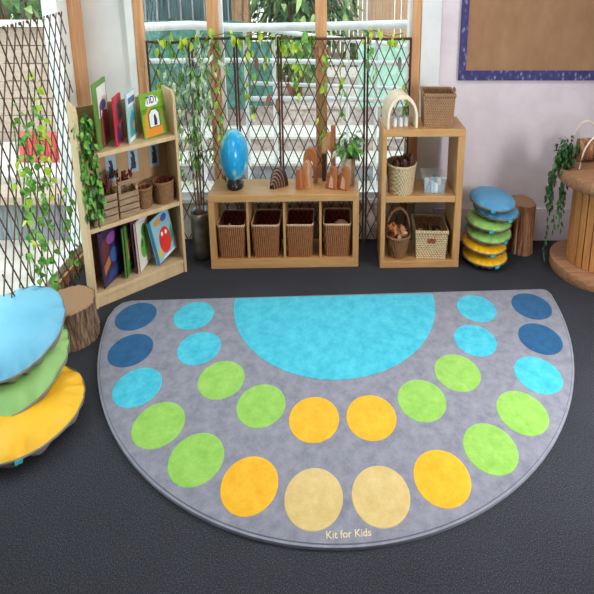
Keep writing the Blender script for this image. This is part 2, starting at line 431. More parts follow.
text_mesh('lettering', 'Kit for Kids', .0525, RX @ shift(-.004, -1.956, .0126) @ rot(1.5), M['r_text'], rug, .0008, bold=.0004)

# ------------------------------------------------------------------ low storage shelf with four bins
def board(X, x0, x1, y0, y1, z0, z1, name, mat, parent, bev=.003):
    return B().box(X, x0, x1, y0, y1, z0, z1).build(name, mat, parent, bevel=bev)
LS = basis(-.684, 4.425, 0, ex=(XW, .027))       # front left corner, x along the front
Wd = .818 / XW; D = .36; Hh = .42
low = thing('low_storage_shelf', (-.28, 4.63, 0), 'low wide pale wooden storage shelf with four bins, under the globe and toys', 'shelf')
board(LS, 0, Wd, 0, D, Hh - .04, Hh, 'top_board', M['lam'], low)
board(LS, 0, Wd, 0, D, 0.0, .052, 'bottom_board', M['lam'], low)
board(LS, 0, .06, .001, D, .052, Hh - .04, 'side_panel', M['lam_v'], low)
board(LS, Wd - .06, Wd, .001, D, .052, Hh - .04, 'side_panel', M['lam_v'], low)
for c in (.378, .74, 1.10): board(LS, c - .012, c + .012, .02, D, .052, Hh - .04, 'divider', M['lam_v'], low)

def bin_mesh(X, parent, w=.285, d=.32, h=.188, fl=.03):
    """woven bin: rounded box walls with thickness, dark inside, pale rim"""
    def ring(w, d, z, r=.03, n=5):
        pts = []
        for (cx, cy, a0) in ((w / 2 - r, d / 2 - r, 0), (-w / 2 + r, d / 2 - r, 90), (-w / 2 + r, -d / 2 + r, 180), (w / 2 - r, -d / 2 + r, 270)):
            for i in range(n): a = R(a0 + 90 * i / (n - 1)); pts.append((cx + r * math.cos(a), cy + r * math.sin(a), z))
        return pts
    def shell(m, rings, close0=False):
        n = len(rings[0]); v = [p for q in rings for p in q]
        m.add(v, [(j * n + i, j * n + (i + 1) % n, (j + 1) * n + (i + 1) % n, (j + 1) * n + i) for j in range(len(rings) - 1) for i in range(n)], 0, True, X)
        return n, v
    m = B()
    outer = []
    for j in range(25):     # horizontal rows of weave bulge a little
        t = j / 24; outer.append(ring(w - fl * (1 - t) + .003 * (j % 2), d - fl * (1 - t) + .003 * (j % 2), h * t))
    n, v = shell(m, outer); m.add(outer[0], [tuple(range(n - 1, -1, -1))], 0, False, X)
    m.build('woven_body', M['wick'], parent)
    m = B(); inn = [ring(w - .016, d - .016, h - .004), ring(w - fl - .02, d - fl - .02, .012)]
    n, v = shell(m, inn); m.f = [f[::-1] for f in m.f]; m.add(inn[1], [tuple(range(n))], 0, False, X)
    m.build('lining', M['wick_in'], parent)
    m = B(); rp = ring(w - .006, d - .006, h); m.tube(X, rp + [rp[0]], .007, 8); m.build('rim', M['rim'], parent)
bins = []
for i, (c, lab) in enumerate(((.206, 'leftmost brown wicker bin in the low shelf, below the globe'),
                        (.548, 'second brown wicker bin from the left in the low shelf'),
                        (.888, 'third brown wicker bin from the left in the low shelf'),
                        (1.27, 'rightmost brown wicker bin in the low shelf, with a pale cloth inside'))):
    p = LS @ Vector((c, .175, .0525))
    if i == 0:
        bins.append(thing('wicker_bin', p, lab, 'basket', 'wicker bins in the low shelf')); bin_mesh(basis(*p), bins[0])
    else: bins.append(copy_thing(bins[0], p, lab))
def pebble(name, X, r, mat, lab, cat, sq=.6, n=12, grp=None, seed=1):
    rnd = random.Random(seed); ph = [rnd.uniform(0, 6) for _ in range(3)]
    m = B(); m.lathe(X @ Matrix.Diagonal((1, 1, sq, 1)), [(r * math.sin(PI * j / 8) + 1e-4, r - r * math.cos(PI * j / 8)) for j in range(9)], n, 0, False, False, True, lambda a, z: 1 + .15 * math.sin(2 * a + ph[0]) + .1 * math.sin(3 * a + ph[1]))
    return tag(m.build(name, mat, at=X @ Vector((0, 0, 0))), lab, cat, grp)
p = LS @ Vector((.155, .10, .069)); X = basis(*p) @ rot(20)
tag(B().prism(X, [(-.06, 0), (.06, 0), (.085, .1), (.03, .16), (-.03, .14)], -.012, .012).build('wooden_offcut', M['pale_wood'], at=p, bevel=.003), 'pale wooden piece poking up inside the leftmost wicker bin', 'toy')
p = LS @ Vector((1.31, .15, .069)); pebble('folded_cloth', basis(*p), .085, plain((226, 176, 170), .9), 'pale pink cloth lying inside the rightmost wicker bin', 'cloth', .95, 16, None, 4)

# ---- things on the low shelf
ZT = .42
gx, gy = -.551, 4.60
gl = thing('desk_globe', (gx, gy, ZT), 'blue globe on a black foot on the left end of the low shelf', 'globe')
GX = basis(gx, gy, ZT)
B().lathe(GX, [(.078, 0), (.084, .008), (.084, .03), (.07, .04), (.064, .055)], 28).build('foot', M['black'], gl)
B().ball(GX @ shift(0, 0, .183), .143, 40).build('sphere', M['globe'], gl)
m = B(); m.lathe(GX @ shift(.012, -.064, .02), [(.007, 0), (.007, .004)], 10); m.build('knob', plain((150, 90, 50)), gl)

rs = thing('rainbow_stacker', (-.33, 4.62, ZT), 'small dark and pink wooden rainbow of nested arches on the low shelf', 'toy')
ax = Vector((.045, .085, 0))
for k in range(6):
    ro = .022 + .0145 * k; X = basis(-.348 + .006 * k, 4.56 + .02 * k, ZT) @ rot(-30)
    for j, (a, b, mt, nm) in enumerate(((ro - .0052, ro, 'toydark', 'dark_arch'), (ro - .0140, ro - .0054, 'toypink', 'pink_arch'))):
        if a < .012 and j: continue
        a = max(a, .006)
        pts = [(b * math.cos(PI * i / 20), b * math.sin(PI * i / 20)) for i in range(21)] + [(a * math.cos(PI - PI * i / 20), a * math.sin(PI - PI * i / 20)) for i in range(21)]
        B().prism(X, pts, 0, .05, 0, False).build(nm, M[mt], rs)

def round_top(w, h, n=10):
    return [(-w / 2, 0), (w / 2, 0)] + [(w / 2 * math.cos(PI * i / n), h - w / 2 + w / 2 * math.sin(PI * i / n)) for i in range(n + 1)]
def arch_outline(wo, wi, h, hi, n=14):
    o = [(wo / 2, 0)] + [(wo / 2 * math.cos(PI * i / n), h - wo / 2 + wo / 2 * math.sin(PI * i / n)) for i in range(n + 1)] + [(-wo / 2, 0)]
    q = [(-wi / 2, 0)] + [(wi / 2 * math.cos(PI - PI * i / n), hi - wi / 2 + wi / 2 * math.sin(PI - PI * i / n)) for i in range(n + 1)] + [(wi / 2, 0)]
    return o + q
for x, y, w, h, mt, lab in ((-.193, 4.575, .062, .115, 'toywood', 'shorter round-topped brown wooden block beside the rainbow on the low shelf'),
                        (-.152, 4.60, .07, .152, 'toywood_lt', 'taller round-topped tan wooden block in front of the wooden arch')):
    X = basis(x, y, ZT) @ rot(-18)
    tag(B().prism(X, round_top(w, h), -.03, .03).build('wooden_block', M[mt], at=(x, y, ZT), bevel=.003), lab, 'toy', 'wooden building pieces')
X = basis(-.134, 4.72, ZT) @ rot(-14)
tag(B().prism(X, arch_outline(.145, .07, .2, .13), -.028, .028).build('wooden_arch', M['toywood'], at=(-.134, 4.72, ZT), bevel=.003), 'brown wooden arch standing behind the round-topped blocks on the low shelf', 'toy', 'wooden building pieces')
ga = thing('tall_wooden_gateway', (-.035, 4.75, ZT), 'tall wooden gateway toy with one dark leg beside the potted plant', 'toy', 'wooden building pieces')
X = basis(-.035, 4.75, ZT) @ rot(-12)
board(X, -.062, -.02, -.022, .022, 0, .16, 'dark_leg', M['toydark'], ga)
B().prism(X, [(-.062, .16), (-.02, .16), (.0, .19), (.03, .165), (.03, .275), (-.005, .285), (-.02, .255), (-.062, .235)], -.022, .022).build('lintel', M['toywood_lt'], ga, bevel=.003)
board(X, .031, .075, -.022, .022, 0, .32, 'leg', M['toywood'], ga)
for x, y, lab in ((-.012, 4.575, 'left one of two small stepped wooden figures in front of the potted plant'), (.052, 4.555, 'right one of two small stepped wooden figures, nearest the shelf end')):
    X = basis(x, y, ZT) @ rot(-25)
    pts = [(-.07, 0), (.05, 0), (.058, .1), (.05, .125), (-.012, .125), (-.02, .108), (-.012, .1), (-.045, .088), (-.048, .072), (-.03, .066), (-.06, .058), (-.064, .04), (-.045, .034), (-.072, .02)]
    o = tag(B().prism(X, pts, -.026, .026).build('stepped_figure', M['toywood'], at=(x, y, ZT), bevel=.004), lab, 'toy', 'wooden building pieces')
    B().prism(X, [(-.03, .01), (.02, .01), (.02, .06), (-.005, .085)], -.0275, -.0262).build('pale_face', M['toypink'], o)

def leaves(m, X, n, cx, cy, cz, rx, ry, rz, L, W, mis=1, seed=3, droop=.2):
    rnd = random.Random(seed)
    for i in range(n):
        a = rnd.uniform(0, 2 * PI); u = rnd.uniform(-1, 1); q = math.sqrt(1 - u * u); k = rnd.uniform(.35, 1)
        p = (cx + rx * k * q * math.cos(a), cy + ry * k * q * math.sin(a), cz + rz * k * u)
        T = shift(*p) @ rot(math.degrees(a) + rnd.uniform(-50, 50), rnd.uniform(-35, 35), rnd.uniform(-30, 60) + droop * 40)
        s = rnd.uniform(.75, 1.2); m.leaf(X @ T, L * s, W * s, rnd.randrange(mis))
def vine_leaves(m, X, path, step, L, W, mis, seed, spread=.03, hang=.5):
    rnd = random.Random(seed)
    P = [Vector(p) for p in path]
    for a, b in zip(P[:-1], P[1:]):
        k = max(1, int((b - a).length / step))
        for i in range(k):
            p = a.lerp(b, (i + rnd.random()) / k)
            p = p + Vector((rnd.uniform(-spread, spread), rnd.uniform(-spread * .6, spread * .3), rnd.uniform(-spread, spread)))
            T = shift(*p) @ rot(rnd.uniform(180, 360), rnd.uniform(-50, 50), rnd.uniform(20, 80) * hang * 2)
            s = rnd.uniform(.7, 1.25); m.leaf(X @ T, L * s, W * s, rnd.randrange(mis))

pp = thing('potted_plant', (.078, 4.70, ZT), 'small leafy plant in a cream pot on the right end of the low shelf', 'plant')
PX = basis(.078, 4.70, ZT)
B().lathe(PX, [(.058, 0), (.066, .004), (.074, .15), (.07, .152), (.066, .14), (.06, .135)], 28, cap1=True).build('pot', M['potceramic'], pp)
m = B()
for i in range(9):
    a = i * .7; m.tube(PX, [(.02 * math.cos(a), .02 * math.sin(a), .13), (.05 * math.cos(a), .05 * math.sin(a), .2), (.09 * math.cos(a), .07 * math.sin(a), .24)], .003, 5)
m.build('stem_cluster', M['stem_green'], pp)
m = B(); leaves(m, PX, 75, 0, 0, .225, .135, .09, .075, .075, .048, 3, 5); m.build('foliage', [M['leaf'], M['leaf_var'], M['leaf']], pp)

# ------------------------------------------------------------------ fig tree in metal bucket
fx, fy = -.765, 4.66
ft = thing('potted_fig_tree', (fx, fy, 0), 'slim small-leaved tree in a galvanised bucket between bookcase and low shelf', 'plant')
FX = basis(fx, fy, 0)
pr = [(.088, 0), (.092, .004)]
for j in range(1, 13):
    z = .02 * j; pr.append((.092 + .012 * z / .25 + (.003 if j in (3, 6, 9, 12) else 0), z))
B().lathe(FX, pr + [(.110, .27), (.104, .27), (.098, .23)], 32).build('bucket', M['steel'], ft)
B().lathe(FX, [(.097, .2), (.098, .236)], 24).build('soil', M['soil'], ft)
m = B()
tr = [[(.0, 0, .22), (-.02, .01, .6), (.01, .03, .9), (.0, .05, 1.12)], [(.03, .02, .22), (.05, .03, .55), (.03, .05, .85), (.08, .06, 1.1)], [(-.03, 0, .22), (-.06, .02, .5), (-.09, .03, .8), (-.13, .05, 1.05)]]
for t in tr: m.tube(FX, t, [.008, .007, .005, .003], 7)
rnd = random.Random(11)
br = []
for i in range(26):
    t = tr[i % 3]; a = Vector(t[2]) if i % 2 else Vector(t[1]); a = a.lerp(Vector(t[3]), rnd.random() * .9)
    e = a + Vector((rnd.uniform(-.27, .27), rnd.uniform(-.10, .06), rnd.uniform(-.12, .2)))
    br.append((a, a.lerp(e, .5) + Vector((0, 0, .05)), e + Vector((0, 0, -.06)))); m.tube(FX, br[-1], .003, 4)
m.build('trunk', M['stem'], ft)
m = B()
for i, b in enumerate(br): vine_leaves(m, FX, b, .019, .056, .026, 3, i, .05, .5)
leaves(m, FX, 90, -.02, 0, .78, .2, .1, .38, .062, .026, 3, 21, .7)
m.build('foliage', [M['leaf'], M['leaf_var'], M['leaf_var']], ft)

# ------------------------------------------------------------------ tall cube unit
CU = basis(.253, 4.44, 0, ex=(XW, .02)); cw = .440 / XW; cd = .38; chh = .772
cu = thing('open_cube_shelf', (.48, 4.68, 0), 'upright pale wooden open shelf with two compartments beside the wall', 'shelf')
board(CU, 0, cw, 0, cd, chh - .04, chh, 'top_board', M['lam'], cu)
board(CU, 0, cw, 0, cd, 0, .04, 'bottom_board', M['lam'], cu)
board(CU, .045, cw - .07, .002, cd, .375, .41, 'middle_shelf', M['lam'], cu)
board(CU, 0, .045, .001, cd, .04, chh - .04, 'side_panel', M['lam_v'], cu)
board(CU, cw - .07, cw, .001, cd, .04, chh - .04, 'side_panel', M['lam_v'], cu)
# arch toy on top
p = CU @ Vector((.175, .13, chh)); X = basis(*p) @ rot(8)
at_ = thing('wooden_tunnel_arch', p, 'pale bent-wood tunnel arch on top of the upright shelf', 'toy')
o_ = [(.150 * math.cos(PI * i / 28), .05 + .125 * math.sin(PI * i / 28)) for i in range(29)]
i_ = [(.128 * math.cos(PI - PI * i / 28), .05 + .104 * math.sin(PI - PI * i / 28)) for i in range(29)]
B().prism(X, [(.150, 0)] + o_ + [(-.150, 0), (-.128, 0)] + i_ + [(.128, 0)], -.115, .115, 0, False).build('arch_band', M['archwood'], at_, bevel=.002)
for k, (dx, lab) in enumerate(((-.058, 'left frosted cup inside the tunnel arch'), (0, 'middle frosted cup inside the tunnel arch'), (.058, 'right frosted cup inside the tunnel arch'))):
    q = X @ Vector((dx, -.03, 0))
    if k == 0:
        cup = thing('frosted_cup', q, lab, 'cup', 'frosted cups in the tunnel arch')
        B().lathe(basis(*q), [(.026, 0), (.03, .05), (.0275, .05), (.024, .006)], 20).build('cup_wall', M['frost'], cup)
    else: copy_thing(cup, q, lab)

def square_basket(p, label, mat, w, d, h, fl, hole=True, rz=0, handles=False, liner=None):
    t = thing('seagrass_basket', p, label, 'basket'); X = basis(*p) @ rot(rz)
    def rg(k, z): return [(-w / 2 * k, -d / 2 * k, z), (w / 2 * k, -d / 2 * k, z), (w / 2 * k, d / 2 * k, z), (-w / 2 * k, d / 2 * k, z)]
    m = B(); N = 12
    rings = []
    for j in range(N + 1):
        k = 1 - fl * (1 - j / N)
        for dz, kk in ((0, 1.0), (.35 / N * h, 1.018), (.7 / N * h, 1.0)):
            if j == N and dz: continue
            rings.append(rg(k * kk, h * j / N + dz))
    v = [q for r_ in rings for q in r_]
    m.add(v, [(j * 4 + i, j * 4 + (i + 1) % 4, (j + 1) * 4 + (i + 1) % 4, (j + 1) * 4 + i) for j in range(len(rings) - 1) for i in range(4)], 0, False, X)
    m.add(rg(1 - fl, 0), [(3, 2, 1, 0)], 0, False, X)
    m.build('woven_body', mat, t)
    m = B(); th = .02
    a = rg(1 - th / w * 2, h); b = rg(1 - fl - th / w * 2, .01)
    m.add(a + b, [(4 + i, 4 + (i + 1) % 4, (i + 1) % 4, i)[::1] for i in range(4)] + [(4, 5, 6, 7)], 0, False, X); m.build('lining', liner or mat, t)
    m = B(); q = rg(1, h); m.tube(X, q + [q[0]], .011, 8); m.build('rim', mat, t)
    if hole:
        m = B(); m.prism(X, [(-.035 + .05 * 0, h * .62), (.035, h * .62), (.04, h * .7), (.035, h * .78), (-.035, h * .78), (-.04, h * .7)], -d / 2 * (1 - fl * .3) - .006, -d / 2 * (1 - fl * .3) + .01)
        m.build('handle_slot', M['wick_in'], t)
    if handles:
        for s in (-1, 1):
            m = B(); m.tube(X, [(s * w / 2, -.05, h - .01), (s * (w / 2 + .012), -.035, h + .018), (s * (w / 2 + .014), .035, h + .018), (s * w / 2, .05, h - .01)], .008, 6)
            m.build('handle', mat, t)
    return t
sb = square_basket(CU @ Vector((.545, .16, chh)), 'square brown seagrass basket on top of the upright shelf', M['seag'], .295, .26, .168, .08, False, -3, True, M['rough_wick'])
# upper compartment
def round_basket(p, label, mat, r0, r1, h, name='round_basket', liner=None, X=None):
    X = X or basis(*p); t = thing(name, p, label, 'basket')
    prof = []
    for j in range(21):
        z = h * j / 20; prof.append((r0 + (r1 - r0) * (j / 20) + (.004 if j % 2 else 0), z))
    B().lathe(X, prof, 36, 0, True, False).build('woven_body', mat, t)
    m = B(); m.lathe(X, [(r0 - .012, .01), (r1 - .012, h)], 30, 0, True, False); m.build('lining', liner or mat, t)
    m = B(); m.tube(X, [(r1 * math.cos(2 * PI * i / 30), r1 * math.sin(2 * PI * i / 30), h) for i in range(31)], .009, 8); m.build('rim', mat, t)
    return t
pc = CU @ Vector((.205, .13, .41))
round_basket(pc, 'round cream woven basket of pine cones in the upper compartment of the upright shelf', M['cream'], .122, .146, .155)
rnd = random.Random(5)
def cone_mesh(X, r, L):
    m = B()
    m.ball(X @ shift(0, 0, L * .5) @ Matrix.Diagonal((1, 1, L / (2 * r) , 1)), r * .6, 8)
    for k in range(7):
        z = L * (.08 + .13 * k); q = r * math.sin(PI * (.2 + .65 * (k + .5) / 7)) 
        for i in range(7):
            a = 2 * PI * (i + .5 * (k % 2)) / 7
            m.leaf(X @ shift(0, 0, z) @ rot(math.degrees(a), 0, -25), q * 1.25, r * .75, 0, .1)
    return m
cx_ = X0 = None
coneproto = None
spots = [(-.065, -.05), (.0, -.065), (.06, -.05), (-.075, .02), (-.015, .0), (.05, .015), (-.04, .065), (.03, .07), (.085, -.0)]
for k, (dx, dy) in enumerate(spots):
    q = pc + Vector((dx * XW, dy, .108 + .012 * (k % 3)))
    if coneproto is None:
        coneproto = tag(cone_mesh(basis(*q) @ rot(0, 25, 15), .03, .085).build('pine_cone', M['cone'], at=q), 'dark brown pine cone heaped in the round cream basket', 'pine cone', 'pine cones in the round cream basket')
    else:
        c = copy_thing(coneproto, q, 'dark brown pine cone heaped in the round cream basket'); c.rotation_euler = (rnd.uniform(-.1, .1), rnd.uniform(-.1, .1), 0)
tb = CU @ Vector((.53, .13, .41))
tub = thing('plastic_tub', tb, 'clear plastic tub of blue and white pieces in the upper compartment', 'tub'); X = basis(*tb)
def thin_box(m, X, w, d, h, t, k=.9):
    def rg(q, s, z): return [(-w / 2 * q - s, -d / 2 * q - s, z), (w / 2 * q + s, -d / 2 * q - s, z), (w / 2 * q + s, d / 2 * q + s, z), (-w / 2 * q - s, d / 2 * q + s, z)]
    rs_ = [rg(k, 0, 0), rg(1, 0, h), rg(1, .006, h), rg(1, .006, h + .004), rg(1, -t, h + .004), rg(k, -t, t)]
    v = [p for r_ in rs_ for p in r_]
    m.add(v, [(j * 4 + i, j * 4 + (i + 1) % 4, (j + 1) * 4 + (i + 1) % 4, (j + 1) * 4 + i) for j in range(5) for i in range(4)] + [(3, 2, 1, 0), (20, 21, 22, 23)], 0, False, X)
    return m
clear, nt, b = new_mat('clear plastic')
t1 = nt.nodes.new('ShaderNodeBsdfTransparent'); mx = nt.nodes.new('ShaderNodeMixShader'); mx.inputs[0].default_value = .16; b.inputs['Base Color'].default_value = (.85, .9, .93, 1); b.inputs['Roughness'].default_value = .15
nt.links.new(t1.outputs[0], mx.inputs[1]); nt.links.new(b.outputs[0], mx.inputs[2]); nt.links.new(mx.outputs[0], nt.nodes['Material Output'].inputs['Surface'])
thin_box(B(), X, .22, .19, .095, .004).build('tub_wall', clear, tub)
rnd = random.Random(9)
cols = [((70, 130, 176), 'mid blue'), ((150, 196, 220), 'pale blue'), ((226, 230, 232), 'white')]
for k in range(12):
    dx, dy, dz = -.06 + .04 * (k % 4), -.06 + .055 * (k // 4), .006 + .002 * k % 3
    c, nm = cols[(k * 7 + k // 4) % 3]
    q = tb + Vector((dx * XW, dy, .006)); h = .035 + .012 * ((k * 5) % 3)
    m = B().lathe(basis(*q) @ shift(0, 0, .0), [(.019, 0), (.022, h * .5), (.019, h)], 10)
    tag(m.build('plastic_peg', plain(c, .4), at=q, bevel=0), nm + ' plastic piece standing in the clear tub on the upright shelf', 'peg', 'pieces in the clear plastic tub')
# lower compartment
pb = CU @ Vector((.19, .12, .04))
hb = round_basket(pb, 'small round twig basket with a hoop handle in the lower compartment', M['rough_wick'], .085, .128, .125, 'handled_basket')
X = basis(*pb)
m = B(); m.tube(X @ rot(10), [(.128 * math.cos(PI * i / 18), .0, .125 + .145 * math.sin(PI * i / 18)) for i in range(19)], .009, 8); m.build('hoop_handle', M['rough_wick'], hb)
rnd = random.Random(3)
star = lambda r, n: [((r if i % 2 else r * .5) * math.cos(PI * i / n), (r if i % 2 else r * .5) * math.sin(PI * i / n)) for i in range(2 * n)]
for k in range(11):
    a = k * 2.4; rr_ = .02 + .062 * math.sqrt(k / 11); q = pb + Vector((rr_ * math.cos(a) * XW, rr_ * math.sin(a) - .01, .1 + .012 * (k % 4) + .004 * k))
    X = basis(*q) @ rot(rnd.uniform(0, 360), rnd.uniform(30, 70), 0)
    c = ('orange_wood', 'pale_wood')[k % 3 == 2]
    tag(B().prism(X, star(.042, 5), -.006, .006).build('wooden_star', M[c], at=q), ('orange' if c == 'orange_wood' else 'pale') + ' wooden cut-out piled in the hoop-handled basket', 'toy', 'cut-outs in the hoop-handled basket')
ps = CU @ Vector((.525, .18, .04))
square_basket(ps, 'cream rectangular seagrass basket with a handle slot in the lower compartment', M['cream'], .325, .32, .158, .10, True, -2, False, M['slice'])
rnd = random.Random(8)
for k, (dx, dy) in enumerate(((-.08, -.07), (0, -.075), (.08, -.06), (-.085, .02), (-.005, .01), (.075, .03), (-.05, .085), (.04, .09))):
    q = ps + Vector((dx * XW, dy, .085 + .01 * (k % 3)))
    X = basis(*q) @ rot(rnd.uniform(0, 360), rnd.uniform(20, 60), 0)
    m = B(); m.lathe(X, [(.045, 0), (.047, .006), (.045, .018)], 18, 0); m.lathe(X, [(.040, .0181), (.04, .0186)], 18, 1)
    tag(m.build('wood_slice', [M['cone'] if k % 2 else M['bark'], M['slice']], at=q), 'round wood slice lying in the cream rectangular basket', 'wood slice', 'wood slices in the cream basket')

# ------------------------------------------------------------------ cushions
def cushion(center, r, half, top, label, tilt=(0, 0), grp=None, rz=0, tagang=-90, seed=0, side=M['base_grey'], puck=.05, und=1.05):
    o = thing('round_floor_cushion', center, label, 'cushion', grp)
    X = basis(*center) @ rot(0, tilt[0], tilt[1]) @ rot(rz)
    n = 72; rnd = random.Random(seed); ph = [rnd.uniform(0, 6.28) for _ in range(4)]
    def pk(a): return (abs(math.sin(7 * a + ph[0] + 1.3 * math.sin(2 * a + ph[1]) + .8 * math.sin(5 * a + ph[2]))) ** .32)
    def surf(sgn, r_in, zs):
        v = []; f = []
        N = 14
        for j in range(N + 1):
            t = j / N; q = r_in * math.sin(PI / 2 * t) if j else 0
            for i in range(n):
                a = 2 * PI * i / n
                base = zs * math.cos(PI / 2 * t) ** (.75 if sgn > 0 else .42) if t < 1 else 0
                w = min(puck * half * (1 - pk(a)) * max(0, (t - .52) / .48) * 3.4, base * .9)
                edge = 1 - .007 * (1 - pk(a)) * t
                v.append((q * edge * math.cos(a), q * edge * math.sin(a), sgn * (base - w * (1 if t < 1 else 0))))
        for j in range(N):
            for i in range(n):
                a, b = j * n + i, j * n + (i + 1) % n
                f.append((a, b, b + n, a + n)[::(-1 if sgn < 0 else 1)])
        return v, f
    m = B(); v, f = surf(1, r, half * .95); m.add(v, [q[::-1] for q in f][::1] if False else f, 0, True, X @ shift(0, 0, half * .05))
    m.build('top_cover', top, o)
    m = B(); v, f = surf(-1, r, half * und); m.add(v, f, 0, True, X @ shift(0, 0, half * .05)); m.build('underside', side, o)
    m = B(); m.tube(X @ shift(0, 0, half * .05), [(r * (1 - .007 * (1 - pk(2 * PI * i / n))) * math.cos(2 * PI * i / n), r * (1 - .007 * (1 - pk(2 * PI * i / n))) * math.sin(2 * PI * i / n), 0) for i in range(n + 1)], .005, 6)
    m.build('seam', side, o)
    ta = R(tagang - rz)
    m = B(); TX = X @ shift(r * math.cos(ta), r * math.sin(ta), -half * .1) @ rot(tagang - rz)
    m.box(TX, -.01, .01, -.02, .02, -.006, .008); m.build('tab', M['tag'], o)
    return o
G1 = 'big floor cushions at the left edge'
cushion((-1.15, 2.745, .055), .37, .05, M['cush_y'], 'big yellow round cushion, bottom of the stack at the left edge', (0, 0), G1, 0, -62, 1, puck=.75)
cushion((-1.24, 2.93, .15), .355, .05, M['cush_g'], 'big green round cushion, middle of the stack at the left edge', (10, 0), G1, 30, -165, 2, puck=.75)
cushion((-1.255, 3.02, .25), .33, .055, M['cush_b'], 'big blue round cushion, top of the stack leaning on the tree stump', (11, 0), G1, 55, -165, 3, puck=.75)
G2 = 'small floor cushions stacked by the wall'
stack = [(485, .858, 4.575, .038, 'cush_y', 'lower yellow round cushion, bottom of the stack by the log', (0, -1), -75),
         (483, .852, 4.59, .102, 'cush_y', 'upper yellow round cushion, second from the bottom of the stack by the log', (0, 1), -85),
         (490, .874, 4.60, .166, 'cush_g2', 'lower green round cushion, third from the bottom of the stack by the log', (1, -1), -60),
         (488, .872, 4.61, .229, 'cush_g2', 'upper green round cushion, fourth from the bottom of the stack by the log', (0, 1), -100),
         (497, .912, 4.625, .290, 'cush_b2', 'lower blue round cushion, second from the top of the stack by the log', (1, 2), -70),
         (491, .886, 4.61, .348, 'cush_b2', 'upper blue round cushion, topmost of the stack by the log', (2, 2), -105)]
for k, (u, x, y, z, c, lab, tl, ta) in enumerate(stack):
    cushion((x, y, z), .222, .036, M[c], lab, tl, G2, 17 * k, ta, 10 + k, puck=.4, und=.8)

# ------------------------------------------------------------------ logs and stump
def log(p, r, h, label, name, barkmat, seed, n=120, flare=.06):
    rnd = random.Random(seed); ph = [rnd.uniform(0, 6.28) for _ in range(5)]
    X = basis(*p); o = thing(name, p, label, 'log')
    w = lambda a, z: 1 + .05 * math.sin(2 * a + ph[0]) + .035 * math.sin(3 * a + ph[1]) + .02 * math.sin(7 * a + ph[2] + 3 * z) + .014 * math.sin(15 * a + ph[3] - 5 * z) + .018 * math.sin(31 * a + 5 * math.sin(7 * z + a)) + .01 * math.sin(19 * a + 11 * z) + flare * (1 - z / h) ** 2
    N = 14
    B().lathe(X, [(r * (1 - .04 * math.sin(PI * j / N)), h * j / N) for j in range(N + 1)], n, 0, True, False, True, w).build('bark', barkmat, o)
    m = B(); m.lathe(X, [(r * .99, h - .003), (r * .93, h + .003), (r * .5, h + .004), (.001, h + .004)], n, 0, False, False, False, w); m.build('cut_top', M['endgrain'], o)
    return o
log((-1.205, 3.545, 0), .2, .17, 'thick rough-barked tree stump seat between the big cushions and the bookcase', 'tree_stump', M['bark'], 3)
log((1.095, 4.785, 0), .132, .29, 'slim upright brown log by the wall, right of the small cushion stack', 'upright_log', M['log'], 5)

# ------------------------------------------------------------------ cable reel table
sx, sy = 1.418, 4.42; SX = basis(sx, sy, 0)
sp = thing('cable_reel_table', (sx, sy, 0), 'large wooden cable reel used as a table at the right edge', 'table')
B().lathe(SX, [(.375, 0), (.38, .006), (.38, .05), (.375, .056)], 64).build('bottom_disc', M['spool'], sp)
B().lathe(SX, [(.375, .50), (.385, .506), (.385, .555), (.38, .562)], 64).build('top_disc', M['spool'], sp)
B().lathe(SX, [(.205, .056), (.205, .5)], 48).build('core', M['groove'], sp)
ns = 22
for k in range(ns):
    a = 360 * k / ns
    m = B(); m.box(SX @ rot(a), .2, .226, -.0285, .0285, .056, .5); m.build('stave', M['spool_v'], sp, bevel=.004)
# trailing plant at the reel's left edge
tp = thing('trailing_pot_plant', (1.262, 4.50, .562), 'dark green trailing plant hanging over the left side of the cable reel', 'plant')
TX = basis(1.262, 4.50, .562)
B().lathe(TX, [(.045, 0), (.055, .003), (.065, .07), (.06, .07), (.05, .05)], 24).build('pot', M['groove'], tp)
m = B(); m2 = B(); rnd = random.Random(17)
for k in range(13):
    a = rnd.uniform(120, 260); L = rnd.choice([.12, .17, .22, .28, .33]) if k else .5
    ox, oy = math.cos(R(a)), math.sin(R(a)) * .7
    path = [(0, 0, .05), (ox * .05, oy * .05, .1), (ox * .1 - .02, oy * .11, .04), (ox * .115 - .035, oy * .13, -.04)]
    zz = -.04
    while zz > -L: zz -= .06; path.append((path[-1][0] + rnd.uniform(-.008, .008) - .001, path[-1][1] + rnd.uniform(-.008, .008), zz))
    m.tube(TX, path, .002, 4); 
    vine_leaves(m2, TX, path, .011 if k else .02, .034, .02, 1, 40 + k, .018 if k else .006, .5)
leaves(m2, TX, 190, -.035, -.02, .095, .1, .09, .085, .036, .02, 1, 77)
m.build('stem_cluster', M['stem_green'], tp); m2.build('foliage', [M['leaf_dk']], tp)
